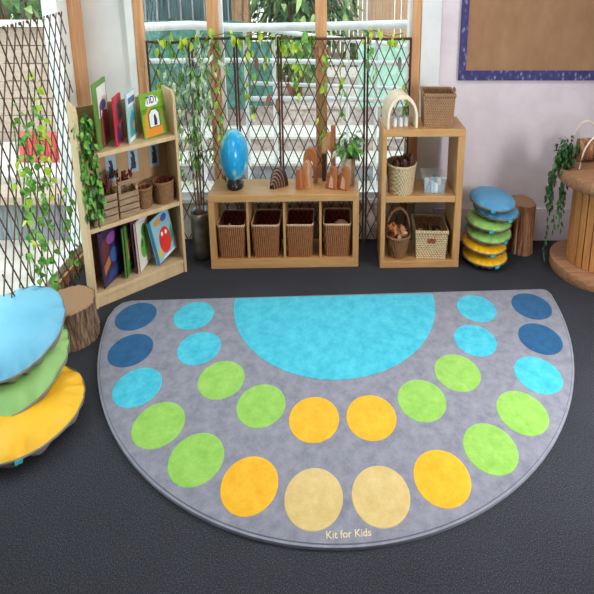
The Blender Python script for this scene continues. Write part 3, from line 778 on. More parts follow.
# bark piece and cane hoops on the reel
p = (1.425, 4.63, .562); X = basis(*p) @ rot(4)
bp = thing('hollow_bark_log', p, 'short brown bark log lying on top of the cable reel', 'log')
m = B(); HX = X @ shift(0, 0, .062) @ rot(0, 0, 90)
m.lathe(HX, [(.04, -.15), (.062, -.15), (.062, -.05), (.058, .05), (.062, .15), (.04, .15)], 26, 0, True, True, True, lambda a, z: 1 + .08 * math.sin(3 * a) + .04 * math.sin(7 * a + 20 * z)); m.build('bark_shell', M['log'], bp)
B().lathe(HX, [(.034, -.152), (.034, -.1505)], 18).build('hollow', M['groove'], bp)
for (x, y, rz, rad, hh, lab) in ((1.415, 4.44, 60, .2, .19, 'nearer white cane hoop standing on the cable reel'), (1.412, 4.745, 56, .15, .2, 'farther white cane hoop standing behind the first on the cable reel')):
    X = basis(x, y, .562) @ rot(rz - 60)
    tag(B().tube(X, [(rad * math.cos(PI * i / 20), 0, hh * math.sin(PI * i / 20)) for i in range(21)], .0065, 8).build('cane_hoop', M['wirewhite'], at=(x, y, .562)), lab, 'hoop', 'white cane hoops')

# ------------------------------------------------------------------ pinboard
pbd = thing('hessian_pinboard', (1.25, YB, .97), 'large hessian pinboard with a patterned purple-blue border on the wall', 'pinboard')
x0, z0, x1, z1 = .702, .958, 1.85, 1.9
board(WORLD, x0 + .02, x1 - .02, YB - .014, YB - .001, z0 + .02, z1 - .02, 'hessian_panel', M['hess'], pbd, .001)
m = B(); t = .055
m.box(WORLD, x0, x1, YB - .018, YB - .0145, z0, z0 + t); m.box(WORLD, x0, x1, YB - .018, YB - .0145, z1 - t, z1)
m.box(WORLD, x0, x0 + .042, YB - .018, YB - .0145, z0 + t, z1 - t); m.box(WORLD, x1 - .042, x1, YB - .018, YB - .0145, z0 + t, z1 - t)
m.build('border_strip', M['border'], pbd)

# ------------------------------------------------------------------ bookcase standing across the corner
E1, E2 = (.423, .641), (-.353, .768)
BK = basis(-1.173, 3.84, 0, E1, E2); bw, bd, bh = .853, .27, .98
bc = thing('bookcase', BK @ Vector((bw / 2, bd / 2, 0)), 'pale birch bookcase with three shelves standing across the corner by the window', 'bookcase')
def side_prof():   # rounded upper front corner
    return [(0, 0), (bd, 0), (bd, bh), (.06, bh), (.035, bh - .004), (.012, bh - .016), (0, bh - .04)]
for x in (0, bw - .026):
    v = []; pr = side_prof(); n = len(pr)
    for xx in (x, x + .026): v += [(xx, d, z) for d, z in pr]
    m = B(); m.add(v, [tuple(range(n - 1, -1, -1)), tuple(range(n, 2 * n))] + [(i, (i + 1) % n, (i + 1) % n + n, i + n) for i in range(n)], 0, False, BK); m.build('side_panel', M['birch'], bc, bevel=.002)
board(BK, .026, bw - .026, bd - .012, bd, .02, .945, 'back_panel', M['ply'], bc, .001)
for z in (.755, .403, .075): board(BK, .026, bw - .026, .004, bd - .012, z - .022, z, 'shelf_board', M['birch'], bc, .002)
board(BK, .026, bw - .026, .012, .03, 0, .053, 'plinth', M['birch'], bc, .002)
CN = 'picture cards on the bookcase back'
for s, z, lab in ((.305, .545, 'leftmost small picture card on the bookcase back'), (.505, .565, 'middle small picture card on the bookcase back'), (.705, .565, 'rightmost small picture card on the bookcase back')):
    p = BK @ Vector((s, bd - .0125, z)); X = BK @ shift(s, bd - .0145, z)
    c = tag(B().box(X, -.045, .045, -.0005, .0015, 0, .15).build('picture_card', plain((168, 190, 206)), at=p), lab, 'card', CN)
    m = B()
    for k in range(3): m.prism(X, [(-.028 + .012 * k, .02 + .03 * k), (.02, .018 + .03 * k), (.026 - .008 * k, .05 + .03 * k), (-.02, .052 + .03 * k)], -.0012, -.0006)
    m.build('printed_picture', plain((52, 62, 78)), c)

# books ------------------------------------------------------------
def book(s, d, z, w, h, t, yaw, lean=0, back=0, cover=(120, 120, 120), label='', art=(), title=None, grp=None, pages=(236, 230, 216)):
    """s, d: where the spine foot stands in the case; yaw turns the cover, lean tips it sideways, back tips it backwards"""
    p = BK @ Vector((s, d, z)); o = thing('picture_book', p, label, 'book', grp)
    X = BK @ shift(s, d, z) @ rot(yaw) @ rot(0, -back) @ Matrix.Rotation(R(lean), 4, 'Y')
    dz = max(0, w * math.sin(R(lean))); X = shift(0, 0, dz) @ X
    m = B(); cm = plain(cover)
    m.box(X, 0, w, 0, .0025, 0, h); m.box(X, 0, w, t - .0025, t, 0, h); m.box(X, -.002, .0005, 0, t, 0, h)
    m.build('cover', cm, o, bevel=.0008, seg=1)
    B().box(X, .001, w - .004, .0028, t - .0028, .004, h - .004).build('pages', plain(pages, .8), o)
    byc = {}
    for i, (kind, c, *g) in enumerate(art):
        m = byc.setdefault(c, B()); y = -.0004 - .0002 * i
        if kind == 'r': a, b_, c_, d_ = g; pts = [(a * w, b_ * h), (c_ * w, b_ * h), (c_ * w, d_ * h), (a * w, d_ * h)]
        elif kind == 'e': cx, cz, rx, rz = g; pts = [(w * cx + w * rx * math.cos(2 * PI * k / 24), h * cz + h * rz * math.sin(2 * PI * k / 24)) for k in range(24)]
        else: pts = [(w * a, h * b_) for a, b_ in g[0]]
        m.prism(X, pts, y, .001)
    for c, m in byc.items(): m.build('cover_picture', plain(c), o)
    if title:
        body, size, tx, tz, c = title
        TXm = X @ shift(tx * w, -.0004 - .0002 * (len(art) + 2), tz * h) @ Matrix.Rotation(R(90), 4, 'X')
        text_mesh('title', body, size, TXm, plain(c), o, .0003, bold=.001)
    return o
GT, GB = 'picture books on the top shelf', 'picture books on the bottom shelf'
ZS = .7555
book(.175, .04, ZS, .25, .31, .014, 52, -2, 0, (96, 140, 60), 'tall green and white picture book, leftmost on the top shelf', [('r', (226, 226, 222), .25, .45, .95, .92), ('p', (150, 60, 66), [(.2, .05), (.95, .05), (.9, .5), (.55, .55), (.3, .35)]), ('e', (90, 84, 150), .6, .62, .25, .08), ('r', (140, 96, 60), .3, .08, .5, .4)], None, GT)
book(.225, .10, ZS, .19, .2, .01, 58, 0, 0, (120, 40, 52), 'dark red thin picture book behind the tall green and white one', [('r', (70, 36, 60), .2, .1, .8, .5)], None, GT)
book(.325, .045, ZS, .19, .235, .014, 56, 0, 0, (206, 44, 66), 'bright red picture book, second large one on the top shelf', [('p', (82, 74, 82), [(.25, .5), (.8, .5), (.78, .86), (.3, .82)]), ('p', (70, 42, 110), [(.1, .05), (.5, .05), (.45, .42), (.15, .38)]), ('e', (226, 156, 120), .72, .25, .12, .2), ('p', (230, 214, 220), [(.5, .3), (.9, .42), (.85, .5), (.5, .38)])], None, GT)
book(.435, .05, ZS, .2, .245, .014, 52, 0, 0, (158, 204, 214), 'pale blue and white picture book left of the green forest book', [('r', (236, 240, 242), .05, .7, .95, .97), ('p', (60, 150, 160), [(.1, .1), (.9, .1), (.8, .5), (.5, .62), (.2, .45)]), ('r', (90, 112, 160), .12, .76, .88, .88), ('e', (206, 150, 96), .6, .3, .12, .1), ('r', (240, 240, 240), .05, .02, .95, .1)], None, GT)
book(.575, .07, ZS, .225, .222, .014, 3, -3, 12, (122, 168, 44), 'green forest picture book with an arched white window, rightmost on the top shelf', [
    ('p', (86, 140, 40), [(.0, .55), (1, .5), (1, .62), (.0, .66)]), ('p', (214, 150, 40), [(.04, .02), (.78, .02), (.8, .2), (.6, .22), (.55, .62), (.3, .66), (.1, .5)]),
    ('p', (120, 140, 50), [(.8, .04), (.98, .04), (.96, .5), (.72, .62)]), ('p', (84, 110, 40), [(.24, .2), (.74, .2), (.74, .52), (.6, .63), (.38, .63), (.24, .52)]),
    ('p', (228, 230, 236), [(.29, .22), (.69, .22), (.69, .5), (.58, .59), (.41, .59), (.29, .5)]), ('p', (44, 42, 60), [(.46, .24), (.58, .24), (.6, .36), (.54, .5), (.48, .46)]),
    ('r', (226, 136, 40), .22, .03, .74, .19), ('p', (238, 240, 240), [(.2, .72), (.36, .68), (.66, .69), (.76, .76), (.7, .88), (.5, .93), (.28, .9)])],
    ('TIDY', .05, .48, .75, (60, 66, 90)), GT)
ZB = .0755
book(.10, .035, ZB, .24, .285, .014, 34, -3, 0, (62, 38, 84), 'dark purple picture book, leftmost on the bottom shelf', [('p', (110, 52, 50), [(.05, .4), (.4, .55), (.5, .9), (.1, .8)]), ('p', (180, 120, 60), [(.1, .2), (.45, .35), (.4, .5), (.1, .38)]), ('e', (66, 96, 160), .65, .45, .2, .14), ('e', (150, 84, 160), .6, .78, .25, .1), ('p', (44, 70, 130), [(.2, .05), (.9, .1), (.85, .25), (.3, .2)])], None, GB)
book(.115, .075, ZB, .24, .285, .012, 34, 0, 0, (58, 34, 66), 'very dark picture book standing behind the purple one on the bottom shelf', [('p', (130, 56, 50), [(.1, .3), (.8, .2), (.9, .8), (.2, .9)])], None, GB)
book(.30, .055, ZB, .2, .265, .014, 50, 0, 0, (96, 150, 66), 'green picture book with a dark spine on the bottom shelf', [('r', (26, 36, 30), 0, 0, .12, 1), ('p', (214, 190, 120), [(.3, .3), (.85, .35), (.8, .75), (.35, .7)]), ('p', (50, 60, 40), [(.45, .2), (.7, .22), (.65, .5), (.5, .48)]), ('r', (60, 110, 44), .2, .05, .95, .15)], None, GB)
book(.415, .045, ZB, .22, .275, .014, 42, -4, 0, (226, 226, 216), 'white picture book with a green creature and red edge on the bottom shelf', [('r', (170, 50, 60), 0, 0, .07, 1), ('e', (110, 180, 60), .55, .42, .28, .24), ('e', (80, 150, 50), .6, .72, .2, .12), ('e', (60, 120, 40), .42, .5, .1, .08)], None, GB)
book(.395, .075, ZB, .23, .285, .012, 42, -4, 0, (140, 60, 110), 'magenta-edged picture book tucked behind the white one on the bottom shelf', [('r', (226, 200, 210), .2, .2, .9, .9)], None, GB)
book(.59, .055, ZB, .225, .25, .016, 10, -14, 6, (140, 188, 204), 'pale blue picture book with a big red creature, rightmost on the bottom shelf', [('r', (40, 110, 150), 0, .0, .12, 1), ('e', (220, 52, 40), .58, .38, .27, .3), ('e', (240, 236, 230), .5, .55, .05, .05), ('e', (240, 236, 230), .68, .53, .05, .05), ('e', (214, 150, 50), .42, .86, .16, .07), ('e', (60, 90, 170), .72, .86, .14, .08), ('p', (50, 150, 130), [(.82, .2), (.97, .3), (.95, .6), (.86, .5)]), ('e', (230, 190, 70), .24, .2, .09, .1), ('r', (226, 232, 236), .35, .02, .95, .06)], None, GB)

# crates and little baskets on the middle shelf
ZM = .4035
def crate(s, d, label, w, dd, h, handle):
    p = BK @ Vector((s, d, ZM)); o = thing('wooden_crate', p, label, 'crate', 'slatted crates on the middle shelf'); X = BK @ shift(s, d, ZM)
    B().box(X, -w / 2 + .006, w / 2 - .006, -dd / 2 + .006, dd / 2 - .006, 0, .008).build('base', M['crate'], o)
    hs = h / 4
    for (sd, n) in (('y', -1), ('y', 1), ('x', -1), ('x', 1)):
        m = B()
        for k in range(4):
            z0, z1 = k * hs + .002, (k + 1) * hs - .003
            if sd == 'y': m.box(X, -w / 2, w / 2, n * dd / 2 - .004, n * dd / 2 + .004, z0, z1)
            else: m.box(X, n * w / 2 - .004, n * w / 2 + .004, -dd / 2, dd / 2, z0, z1)
        m.build('slatted_side', M['crate'], o, bevel=.001)
    if handle:
        m = B(); y = -dd / 2
        m.box(X, -w / 2, -w / 2 + .022, y - .005, y + .005, h, h + .05); m.box(X, w / 2 - .022, w / 2, y - .005, y + .005, h, h + .05); m.box(X, -w / 2, w / 2, y - .005, y + .005, h + .04, h + .06)
        m.build('handle_frame', M['crate'], o, bevel=.001)
    return o, X
crate(.17, .105, 'slatted wooden crate below the hanging ivy on the middle shelf', .2, .17, .14, False)
crate(.375, .11, 'slatted wooden crate with a handle frame right of the ivy on the middle shelf', .17, .16, .125, True)
for k in range(16):
    rnd = random.Random(60 + k)
    s = rnd.uniform(.31, .44) if k < 8 else rnd.uniform(.12, .25); d = rnd.uniform(.07, .15)
    q = BK @ Vector((s, d, ZM + .009)); X = BK @ shift(s, d, ZM + .009)
    hgt = rnd.uniform(.15, .2); bx, by = rnd.uniform(-.02, .02), rnd.uniform(-.015, .015)
    wh = 'handled' if k < 8 else 'ivy-covered'
    o = thing('dried_flower', q, 'dark red dried flower stalk standing in the %s crate on the middle shelf' % wh, 'flower', 'dried flowers in the %s crate' % wh)
    B().tube(X, [(0, 0, 0), (bx * .5, by * .5, hgt * .6), (bx, by, hgt)], .002, 5).build('stalk', M['stem'], o)
    m = B()
    for j in range(9): 
        a = j * 2.4; m.ball(X @ shift(bx + .011 * math.cos(a), by + .011 * math.sin(a), hgt - .004 * j + .012), .0085, 6)
    m.build('flower_head', M['berry'], o)
for s, r0, r1, h, lab in ((.54, .06, .07, .1, 'smaller round wicker basket between crate and larger basket on the middle shelf'), (.725, .088, .098, .108, 'larger round wicker basket, rightmost on the middle shelf')):
    p = BK @ Vector((s, .12, ZM)); round_basket(p, lab, M['rough_wick'], r0, r1, h, 'round_basket', M['wick_in'], BK @ shift(s, .12, ZM))

# ivy falling down the left of the bookcase
p = BK @ Vector((.085, .11, ZS)); IV = BK @ shift(.072, .11, ZS)
iv = thing('trailing_ivy', p, 'bright green ivy in a pot trailing down the left side of the bookcase', 'plant')
B().lathe(IV, [(.036, 0), (.04, .003), (.05, .09), (.045, .09), (.042, .07)], 22).build('pot', M['potceramic'], iv)
m = B(); m2 = B(); rnd = random.Random(31)
for k in range(9):
    ox = rnd.uniform(-.045, .05); L = [.36, .32, .27, .34, .22, .3, .2, .33, .27][k]
    path = [(0, 0, .08), (ox * .4, -.06, .14), (ox * .7, -.115, .08), (ox, -.135, -.02)]
    zz = -.02
    while zz > -L + .06: zz -= .07; path.append((path[-1][0] + rnd.uniform(-.01, .02), -.135 + rnd.uniform(-.012, .0), zz))
    m.tube(IV, path, .0025, 4); vine_leaves(m2, IV, path, .016, .042, .032, 3, 90 + k, .028, .5)
leaves(m2, IV, 70, 0.0, -.045, .13, .075, .07, .07, .05, .036, 3, 99)
m.build('stem_cluster', M['stem_green'], iv); m2.build('foliage', [M['leaf'], M['leaf_dk'], M['leaf']], iv)

# ------------------------------------------------------------------ trellis screens
def clip(x0, z0, dx, dz, w, h):
    """segment of the line through (x0,z0) inside the w x h panel"""
    t0, t1 = -1e9, 1e9
    for p, d, lo, hi in ((x0, dx, 0, w), (z0, dz, 0, h)):
        if abs(d) < 1e-9:
            if p < lo or p > hi: return None
            continue
        a, b = (lo - p) / d, (hi - p) / d
        if a > b: a, b = b, a
        t0, t1 = max(t0, a), min(t1, b)
    if t1 - t0 < 1e-4: return None
    return (x0 + dx * t0, z0 + dz * t0), (x0 + dx * t1, z0 + dz * t1)
def trellis_panel(x0, x1, h, label, cell=(.062, .142), frame=True, y=YB - .05, both=True, lw=.009):
    o = thing('trellis_panel', ((x0 + x1) / 2, y, 0), label, 'trellis', 'dark lattice screens along the back window')
    X = shift(x0, y, 0.01); w = x1 - x0; h = h - .01
    for s, oy in ((1, -.0035), (-1, .0035)):
        m = B(); cw, ch = cell; k = -int(h / ch) - 3
        if s < 0 and not both: continue
        while True:
            xs = k * cw
            if xs > w + h * cw / ch * 1.2: break
            seg = clip(xs, 0 if s > 0 else 0, cw * (1 if s > 0 else -1), ch, w, h)
            if seg: m.bar(X, (seg[0][0], oy, seg[0][1]), (seg[1][0], oy, seg[1][1]), lw * .6, .006)
            k += 1
        m.build('lath_layer', M['trel'], o)
    m = B(); m.tube(X, [(0, 0, h), (w * .5, 0, h - .004), (w, 0, h)], .0075, 8); m.build('top_rail', M['trel'], o)
    for xx in (.0, w):
        m = B(); m.tube(X, [(xx, 0, -.01), (xx + .001, 0, h * .5), (xx, 0, h + .005)], [.006] * 3, 8); m.build('post', M['trel'], o)
    return o
trellis_panel(-1.045, -.812, 1.172, 'leftmost lattice panel by the window jamb, slightly lower than the rest', (.08, .18))
trellis_panel(-.795, -.56, 1.192, 'second lattice panel from the left, behind the slim tree')
trellis_panel(-.545, -.315, 1.192, 'third lattice panel from the left, behind the globe')
trellis_panel(-.30, .17, 1.192, 'wide lattice panel behind the wooden building pieces')
trellis_panel(.187, .425, 1.19, 'rightmost lattice panel, behind the upright shelf')

# expanding trellis along the left window
lt = thing('expanding_trellis', (-1.36, 3.9, 0), 'expanding brown willow trellis in front of the left window', 'trellis')
TA = Matrix(((-.053, .999, 0, -1.305), (.999, .053, 0, 3.1), (0, 0, 1, .02), (0, 0, 0, 1)))   # x runs along the wall towards the corner
w, h, dy, k = 1.42, 1.315, .112, .74
for s, oy, k in ((1, 0, .64), (-1, .008, .76)):
    m = B(); i = -20
    while i * dy < w + h:
        seg = clip(i * dy, 0, s * k, 1, w, h)
        if seg:
            (ax_, az), (bx_, bz) = seg
            ext = .02 if bz > h - .01 else 0
            m.bar(TA, (ax_, oy, az), (bx_ + s * k * ext, oy, bz + ext), .0042, .005)
        i += 1
    m.build('lath_layer', M['trel'], lt)
i = 0
while i * dy < w:
    B().lathe(TA @ shift(i * dy, .004, h + .01), [(.001, -.004), (.007, 0), (.007, .008), (.001, .012)], 8).build('knob', M['trel'], lt); i += 1

# ivy garlands
def garland(X, path, label, name, mats, step, L, W, seed, spread, grp=None):
    at = X @ Vector(path[0]); o = thing(name, at, label, 'garland', grp)
    B().tube(X, path, .003, 5).build('stem', M['stem_green'], o)
    m = B(); vine_leaves(m, X, path, step, L, W, len(mats), seed, spread, .5); m.build('foliage', [M[q] for q in mats], o)
yt = YB - .062
RM = basis(0, 0, 0)
def rx_(u): return u / XW
GV = 'leafy garlands on the back lattice'
garland(RM, [(rx_(-1.0), yt, 1.16), (rx_(-.92), yt, 1.22), (rx_(-.85), yt, 1.17), (rx_(-.78), yt, 1.20), (rx_(-.70), yt, 1.19)], 'lime garland wound along the top left of the lattice', 'ivy_garland', ['leaf_lime', 'leaf'], .024, .055, .042, 1, .035, GV)
garland(RM, [(rx_(-.70), yt, 1.2), (rx_(-.60), yt, 1.22), (rx_(-.5), yt, 1.2), (rx_(-.40), yt, 1.22), (rx_(-.30), yt, 1.18), (rx_(-.2), yt, 1.2), (rx_(-.1), yt, 1.2)], 'lime garland along the lattice top between the two middle window posts', 'ivy_garland', ['leaf_lime', 'leaf_lime', 'leaf'], .04, .072, .055, 2, .04, GV)
for k, (u, z0, z1, lab) in enumerate(((-.985, 1.13, .72, 'lime strand hanging down the leftmost lattice panel'), (-.9, 1.14, .5, 'lime strand hanging beside the slim tree'),
                              (-.66, 1.18, .55, 'green strand hanging down the left middle window post'), (-.47, 1.18, .85, 'short lime strand hanging above the globe'), (-.37, 1.18, .95, 'short lime strand hanging above the rainbow toy'), (-.22, 1.18, .9, 'short lime strand hanging left of the right window post'),
                              (-.062, 1.16, .62, 'lime strand hanging down the right middle window post'), (.045, 1.16, .78, 'lime strand hanging right of the right middle window post'), (.205, 1.19, .98, 'lime strand at the top of the rightmost lattice panel'))):
    rnd = random.Random(k); path = [(rx_(u), yt, z0)]; z = z0
    while z > z1: z -= .08; path.append((rx_(u) + rnd.uniform(-.03, .03), yt, z))
    garland(RM, path, lab, 'ivy_garland', ['leaf_lime', 'leaf_lime', 'leaf'] if k != 2 else ['leaf', 'leaf_lime'], .026, .05, .038, 20 + k, .035, GV)
garland(RM, [(rx_(.16), yt, 1.2), (rx_(.22), yt, 1.235), (rx_(.3), yt, 1.2), (rx_(.38), yt, 1.22)], 'lime garland along the top of the rightmost lattice panel', 'ivy_garland', ['leaf_lime'], .024, .055, .042, 44, .035, GV)
garland(RM, [(rx_(.40), yt, .95), (rx_(.41), yt, .85), (rx_(.43), yt, .74)], 'green leaf cluster beside the tunnel arch on the lattice', 'ivy_garland', ['leaf', 'leaf_lime'], .018, .052, .04, 45, .04, GV)
for (y, z0, z1, lab, mats, sd) in ((3.55, 1.0, .05, 'long green ivy strand down the left trellis', ['leaf'], 1), (3.72, .95, .1, 'long mixed green ivy strand right of the longest on the left trellis', ['leaf', 'leaf'], 2),
                          (3.86, 1.08, .55, 'yellow-green ivy strand high on the left trellis', ['leaf_lime'], 3), (4.12, .5, .06, 'low green ivy strand near the bookcase on the left trellis', ['leaf'], 4), (3.42, .8, .35, 'yellowing ivy strand at the left frame edge of the trellis', ['leaf_lime', 'leaf'], 5)):
    rnd = random.Random(sd); path = []; z = z0
    while z > z1: path.append((y - 3.1 + rnd.uniform(-.03, .03), -.018, z)); z -= .08
    TB = TA @ Matrix.Rotation(0, 4, 'Z')
    at = TB @ Vector(path[0]); o = thing('ivy_garland', at, lab, 'garland', 'ivy strands on the left trellis')
    B().tube(TB, path, .003, 5).build('stem', M['stem_green'], o)
    m = B(); rn = random.Random(sd + 7)
    for a in path:
        for j in range(4):
            T = TB @ shift(a[0] + rn.uniform(-.05, .05), a[1] + rn.uniform(.03, .05), a[2] + rn.uniform(-.04, .04)) @ rot(rn.uniform(0, 360), rn.uniform(-50, 50), rn.uniform(20, 90)); m.leaf(T, rn.uniform(.032, .05), rn.uniform(.024, .034), rn.randrange(len(mats)))
    m.build('foliage', [M[q] for q in mats], o)
# brown seed-pod ornaments hanging on the lattice
for k, (x, z, lab) in enumerate(((-.487, 1.10, 'upper left brown leaf ornament hung on the lattice'), (-.435, 1.06, 'brown leaf ornament right of the upper left one'), (-.375, .86, 'brown leaf ornament above the rainbow toy'), (-.255, .92, 'brown leaf ornament left of the right window post'), (-.325, .83, 'lower brown leaf ornament left of the tall gateway'), (-.10, 1.12, 'brown leaf ornament at the top of the right window post'), (.185, 1.05, 'grey-brown leaf ornament in the rightmost panel'), (.365, 1.06, 'grey-brown leaf ornament at the right lattice end'))):
    X = basis(x, YB - .0615, z) @ rot(random.uniform(-20, 20)) @ Matrix.Rotation(R(60 + 30 * (k % 3)), 4, 'Y')
    tag(B().prism(X, [(.034 * math.cos(t) * (1.3 if math.cos(t) > 0 else 1), .02 * math.sin(t)) for t in [2 * PI * i / 16 for i in range(16)]], -.006, .006).build('leaf_ornament', M['ornament'] if k < 6 else M['rock'], at=(x, YB - .0615, z)), lab, 'ornament', 'leaf ornaments on the lattice')

# ------------------------------------------------------------------ outside, seen through the windows
def outer(o): return struct(o)
struct(B().box(WORLD, -14, 14, YB + .13, 40, -.12, -.02).build('ground', M['deck']))
struct(B().box(WORLD, -14, XL - .1, -2, YB + .13, -.12, -.02).build('ground_left', M['deck']))
st = thing('terrace_steps', (0, 6.5, 0), 'pale terrace steps outside beyond the back window', 'steps')
for k, (y, z, hh) in enumerate(((6.5, -.02, .14), (6.95, .12, .12), (7.45, .24, .16))):
    B().box(WORLD, -1.78, 2.6, y, 8.56, z, z + hh - .02).build('riser', M['riser' if k == 0 else 'rubble'], st)
    B().box(WORLD, -1.78, 2.6, y - .02, 8.56, z + hh - .02, z + hh).build('tread', M['stepw'] if k < 2 else M['rubble'], st)
tag(B().box(WORLD, -1.78, 3.2, 8.6, 9.4, -.02, .5).build('raised_bed', M['rubble']), 'raised pinkish gravel bed beyond the terrace steps', 'garden bed')
def railing(path, posts, label, rad=.03, low=()):
    o = thing('handrail', path[len(path) // 2], label, 'railing', 'white handrails outside')
    B().tube(WORLD, path, rad, 10).build('top_rail', M['rail'], o)
    for pth, r in low: B().tube(WORLD, pth, r, 8).build('lower_rail', M['rail'], o)
    for (x, y, z0, z1) in posts: B().tube(WORLD, [(x, y, z0), (x, y, z1)], .013, 8).build('post', M['rail'], o)
    return o
railing([(-1.62, 6.1, 1.12), (-1.3, 6.12, 1.16), (-1.0, 6.15, 1.17), (-.7, 6.2, 1.15), (-.55, 6.2, 1.15), (0, 6.2, 1.16), (.8, 6.2, 1.18)],
        [(-1.4, 6.1, -.02, 1.13), (-.95, 6.15, -.02, 1.16), (-.63, 6.2, -.02, 1.14), (-.1, 6.2, -.02, 1.15), (.3, 6.2, -.02, 1.16)], 'thick white curved handrail outside the back window',
        low=[([(-1.5, 6.12, .93), (-.65, 6.18, .93), (.75, 6.2, .90)], .018), ([(-.62, 6.2, .66), (0, 6.22, .655), (.75, 6.25, .62)], .018), ([(-.6, 6.2, .77), (.1, 6.2, .745), (.75, 6.2, .72)], .014)])
railing([(-.62, 6.5, 1.13), (-.1, 6.5, 1.06), (.5, 6.5, 1.0), (.9, 6.5, .97)], [(-.45, 6.5, .12, 1.1), (.1, 6.5, .12, 1.03), (.6, 6.5, .12, .98)], 'thin sloping white handrail behind the curved one', .018)
tag(B().box(WORLD, -2.1, -.75, 7.3, 7.32, .4, 1.12).build('mesh_screen', M['teal']), 'teal mesh screen behind the white railing at the left', 'screen')
tag(B().box(WORLD, .2, 1.0, 7.32, 7.34, .42, .98).build('mesh_screen', M['mint']), 'pale mint mesh screen behind the white railing at the right', 'screen')
tag(B().box(WORLD, -.75, -.5, 7.36, 7.38, .42, .95).build('mesh_screen', M['teal']), 'narrow teal mesh screen above the globe outside', 'screen')
# dark shed with upright boards
sh = thing('garden_shed', (-1.8, 11.5, 0), 'dark teal garden building with upright boards beyond the left of the back window', 'building')
B().box(WORLD, -3.2, -1.25, 11.3, 12.6, -.02, 2.3).build('wall', M['shed'], sh)
m = B()
for k in range(13): m.box(WORLD, -3.15 + .15 * k, -3.13 + .15 * k, 11.27, 11.3, 0, 2.3)
m.build('batten_cladding', M['riser'], sh)
# plants
def shrub(p, r, h, n, L, label, name, mats, trunk, seed, cat='bush', base=.25):
    o = thing(name, p, label, cat, 'garden plants outside'); X = basis(*p)
    rnd = random.Random(seed); m = B()
    for k in range(6):
        a = rnd.uniform(0, 6.28); e = (r * .5 * math.cos(a), r * .5 * math.sin(a), h * rnd.uniform(.5, .8))
        m.tube(X, [(.04 * math.cos(a), .04 * math.sin(a), -.01), (e[0] * .4, e[1] * .4, e[2] * .5), e], [.05 * r + .012, .03 * r + .006, .01], 6)
    m.build('trunk', M['trunk'], o)
    m = B(); leaves(m, X, n, 0, 0, h * (base + (1 - base) / 2), r, r, h * (1 - base) / 2, L, L * .45, len(mats), seed); m.build('foliage', [M[q] for q in mats], o)
    return o
shrub((-.4, 10.8, -.02), 1.3, 2.0, 1400, .22, 'large dense green bush beyond the middle window', 'garden_bush', ['bg_leaf', 'bg_leaf2', 'bg_leaf3'], 1, 1)
shrub((-.5, 13.7, -.02), 1.3, 2.6, 1100, .24, 'dark tall bush behind the twisted trunk', 'garden_bush', ['bg_leaf2', 'bg_leaf'], 1, 2)
shrub((-1.7, 10.35, -.02), .75, 1.0, 400, .2, 'low dark bush in front of the teal building', 'garden_bush', ['bg_leaf2', 'bg_leaf'], 1, 6, base=.05)
shrub((-.35, 8.0, .4), .55, .6, 450, .16, 'light green bush behind the white railing', 'garden_bush', ['bg_leaf', 'bg_leaf3', 'bg_leaf'], 1, 3, base=.3)
shrub((.35, 11.6, -.02), .42, .9, 300, .16, 'low grassy clump by the pale board fence', 'grass_clump', ['bg_leaf3', 'bg_leaf'], 1, 4, base=.02)
shrub((-3.0, 8.3, -.02), 1.1, 2.6, 1100, .2, 'green bush above the plank wall outside the left window', 'garden_bush', ['bg_leaf', 'bg_leaf2', 'bg_leaf3'], 1, 5)
shrub((-3.4, 10.2, -.02), .9, 2.4, 900, .2, 'pale bush behind the one outside the left window', 'garden_bush', ['bg_leaf3', 'bg_leaf'], 1, 8)
tw = thing('twisted_tree_trunk', (-1.02, 9.8, -.02), 'thick twisted brown tree trunk outside right of the left window post', 'tree', 'garden plants outside')
m = B()
for k in range(5):
    a = k * 1.25; m.tube(basis(-1.02, 9.8, -.02), [(.22 * math.cos(a) * 1.4, .2 * math.sin(a), 0), (.13 * math.cos(a + .4), .12 * math.sin(a + .4), .6), (.12 * math.cos(a + .9), .1 * math.sin(a + .9), 1.4), (.16 * math.cos(a + 1.3), .14 * math.sin(a + 1.3), 2.4)], [.11, .08, .075, .07], 8)
m.build('trunk', M['trunk'], tw)
def fence(x0, x1, y, h, n, mat, label, z=-.02):
    o = thing('board_fence', ((x0 + x1) / 2, y, z), label, 'fence', 'board fences outside')
    m = B(); wd = (x1 - x0) / n
    for k in range(n): m.box(WORLD, x0 + k * wd + .006, x0 + (k + 1) * wd - .006, y, y + .03, z, z + h)
    m.build('board_panel', mat, o, bevel=.003)
    for zz in (z + .3, z + h - .4): B().box(WORLD, x0, x1, y + .03, y + .06, zz, zz + .08).build('rail', mat, o)
fence(-.1, .75, 12.2, 2.0, 14, M['plank'], 'pale upright board fence at the far right outside')
fence(.42, 1.15, 11.0, 1.9, 9, M['plank_red'], 'tan slatted board screen at the far right outside')
for k, (x, y, z, r, lab) in enumerate(((.72, 9.2, .5, .17, 'larger grey rock on the raised bed'), (.93, 9.0, .5, .12, 'smaller grey rock on the raised bed, at the right'), (.35, 8.9, .5, .13, 'flat grey rock on the raised bed left of the larger one'))):
    pebble('rock', basis(x, y, z), r, M['rock'], lab, 'rock', .8, 14, 'rocks on the raised bed', k)
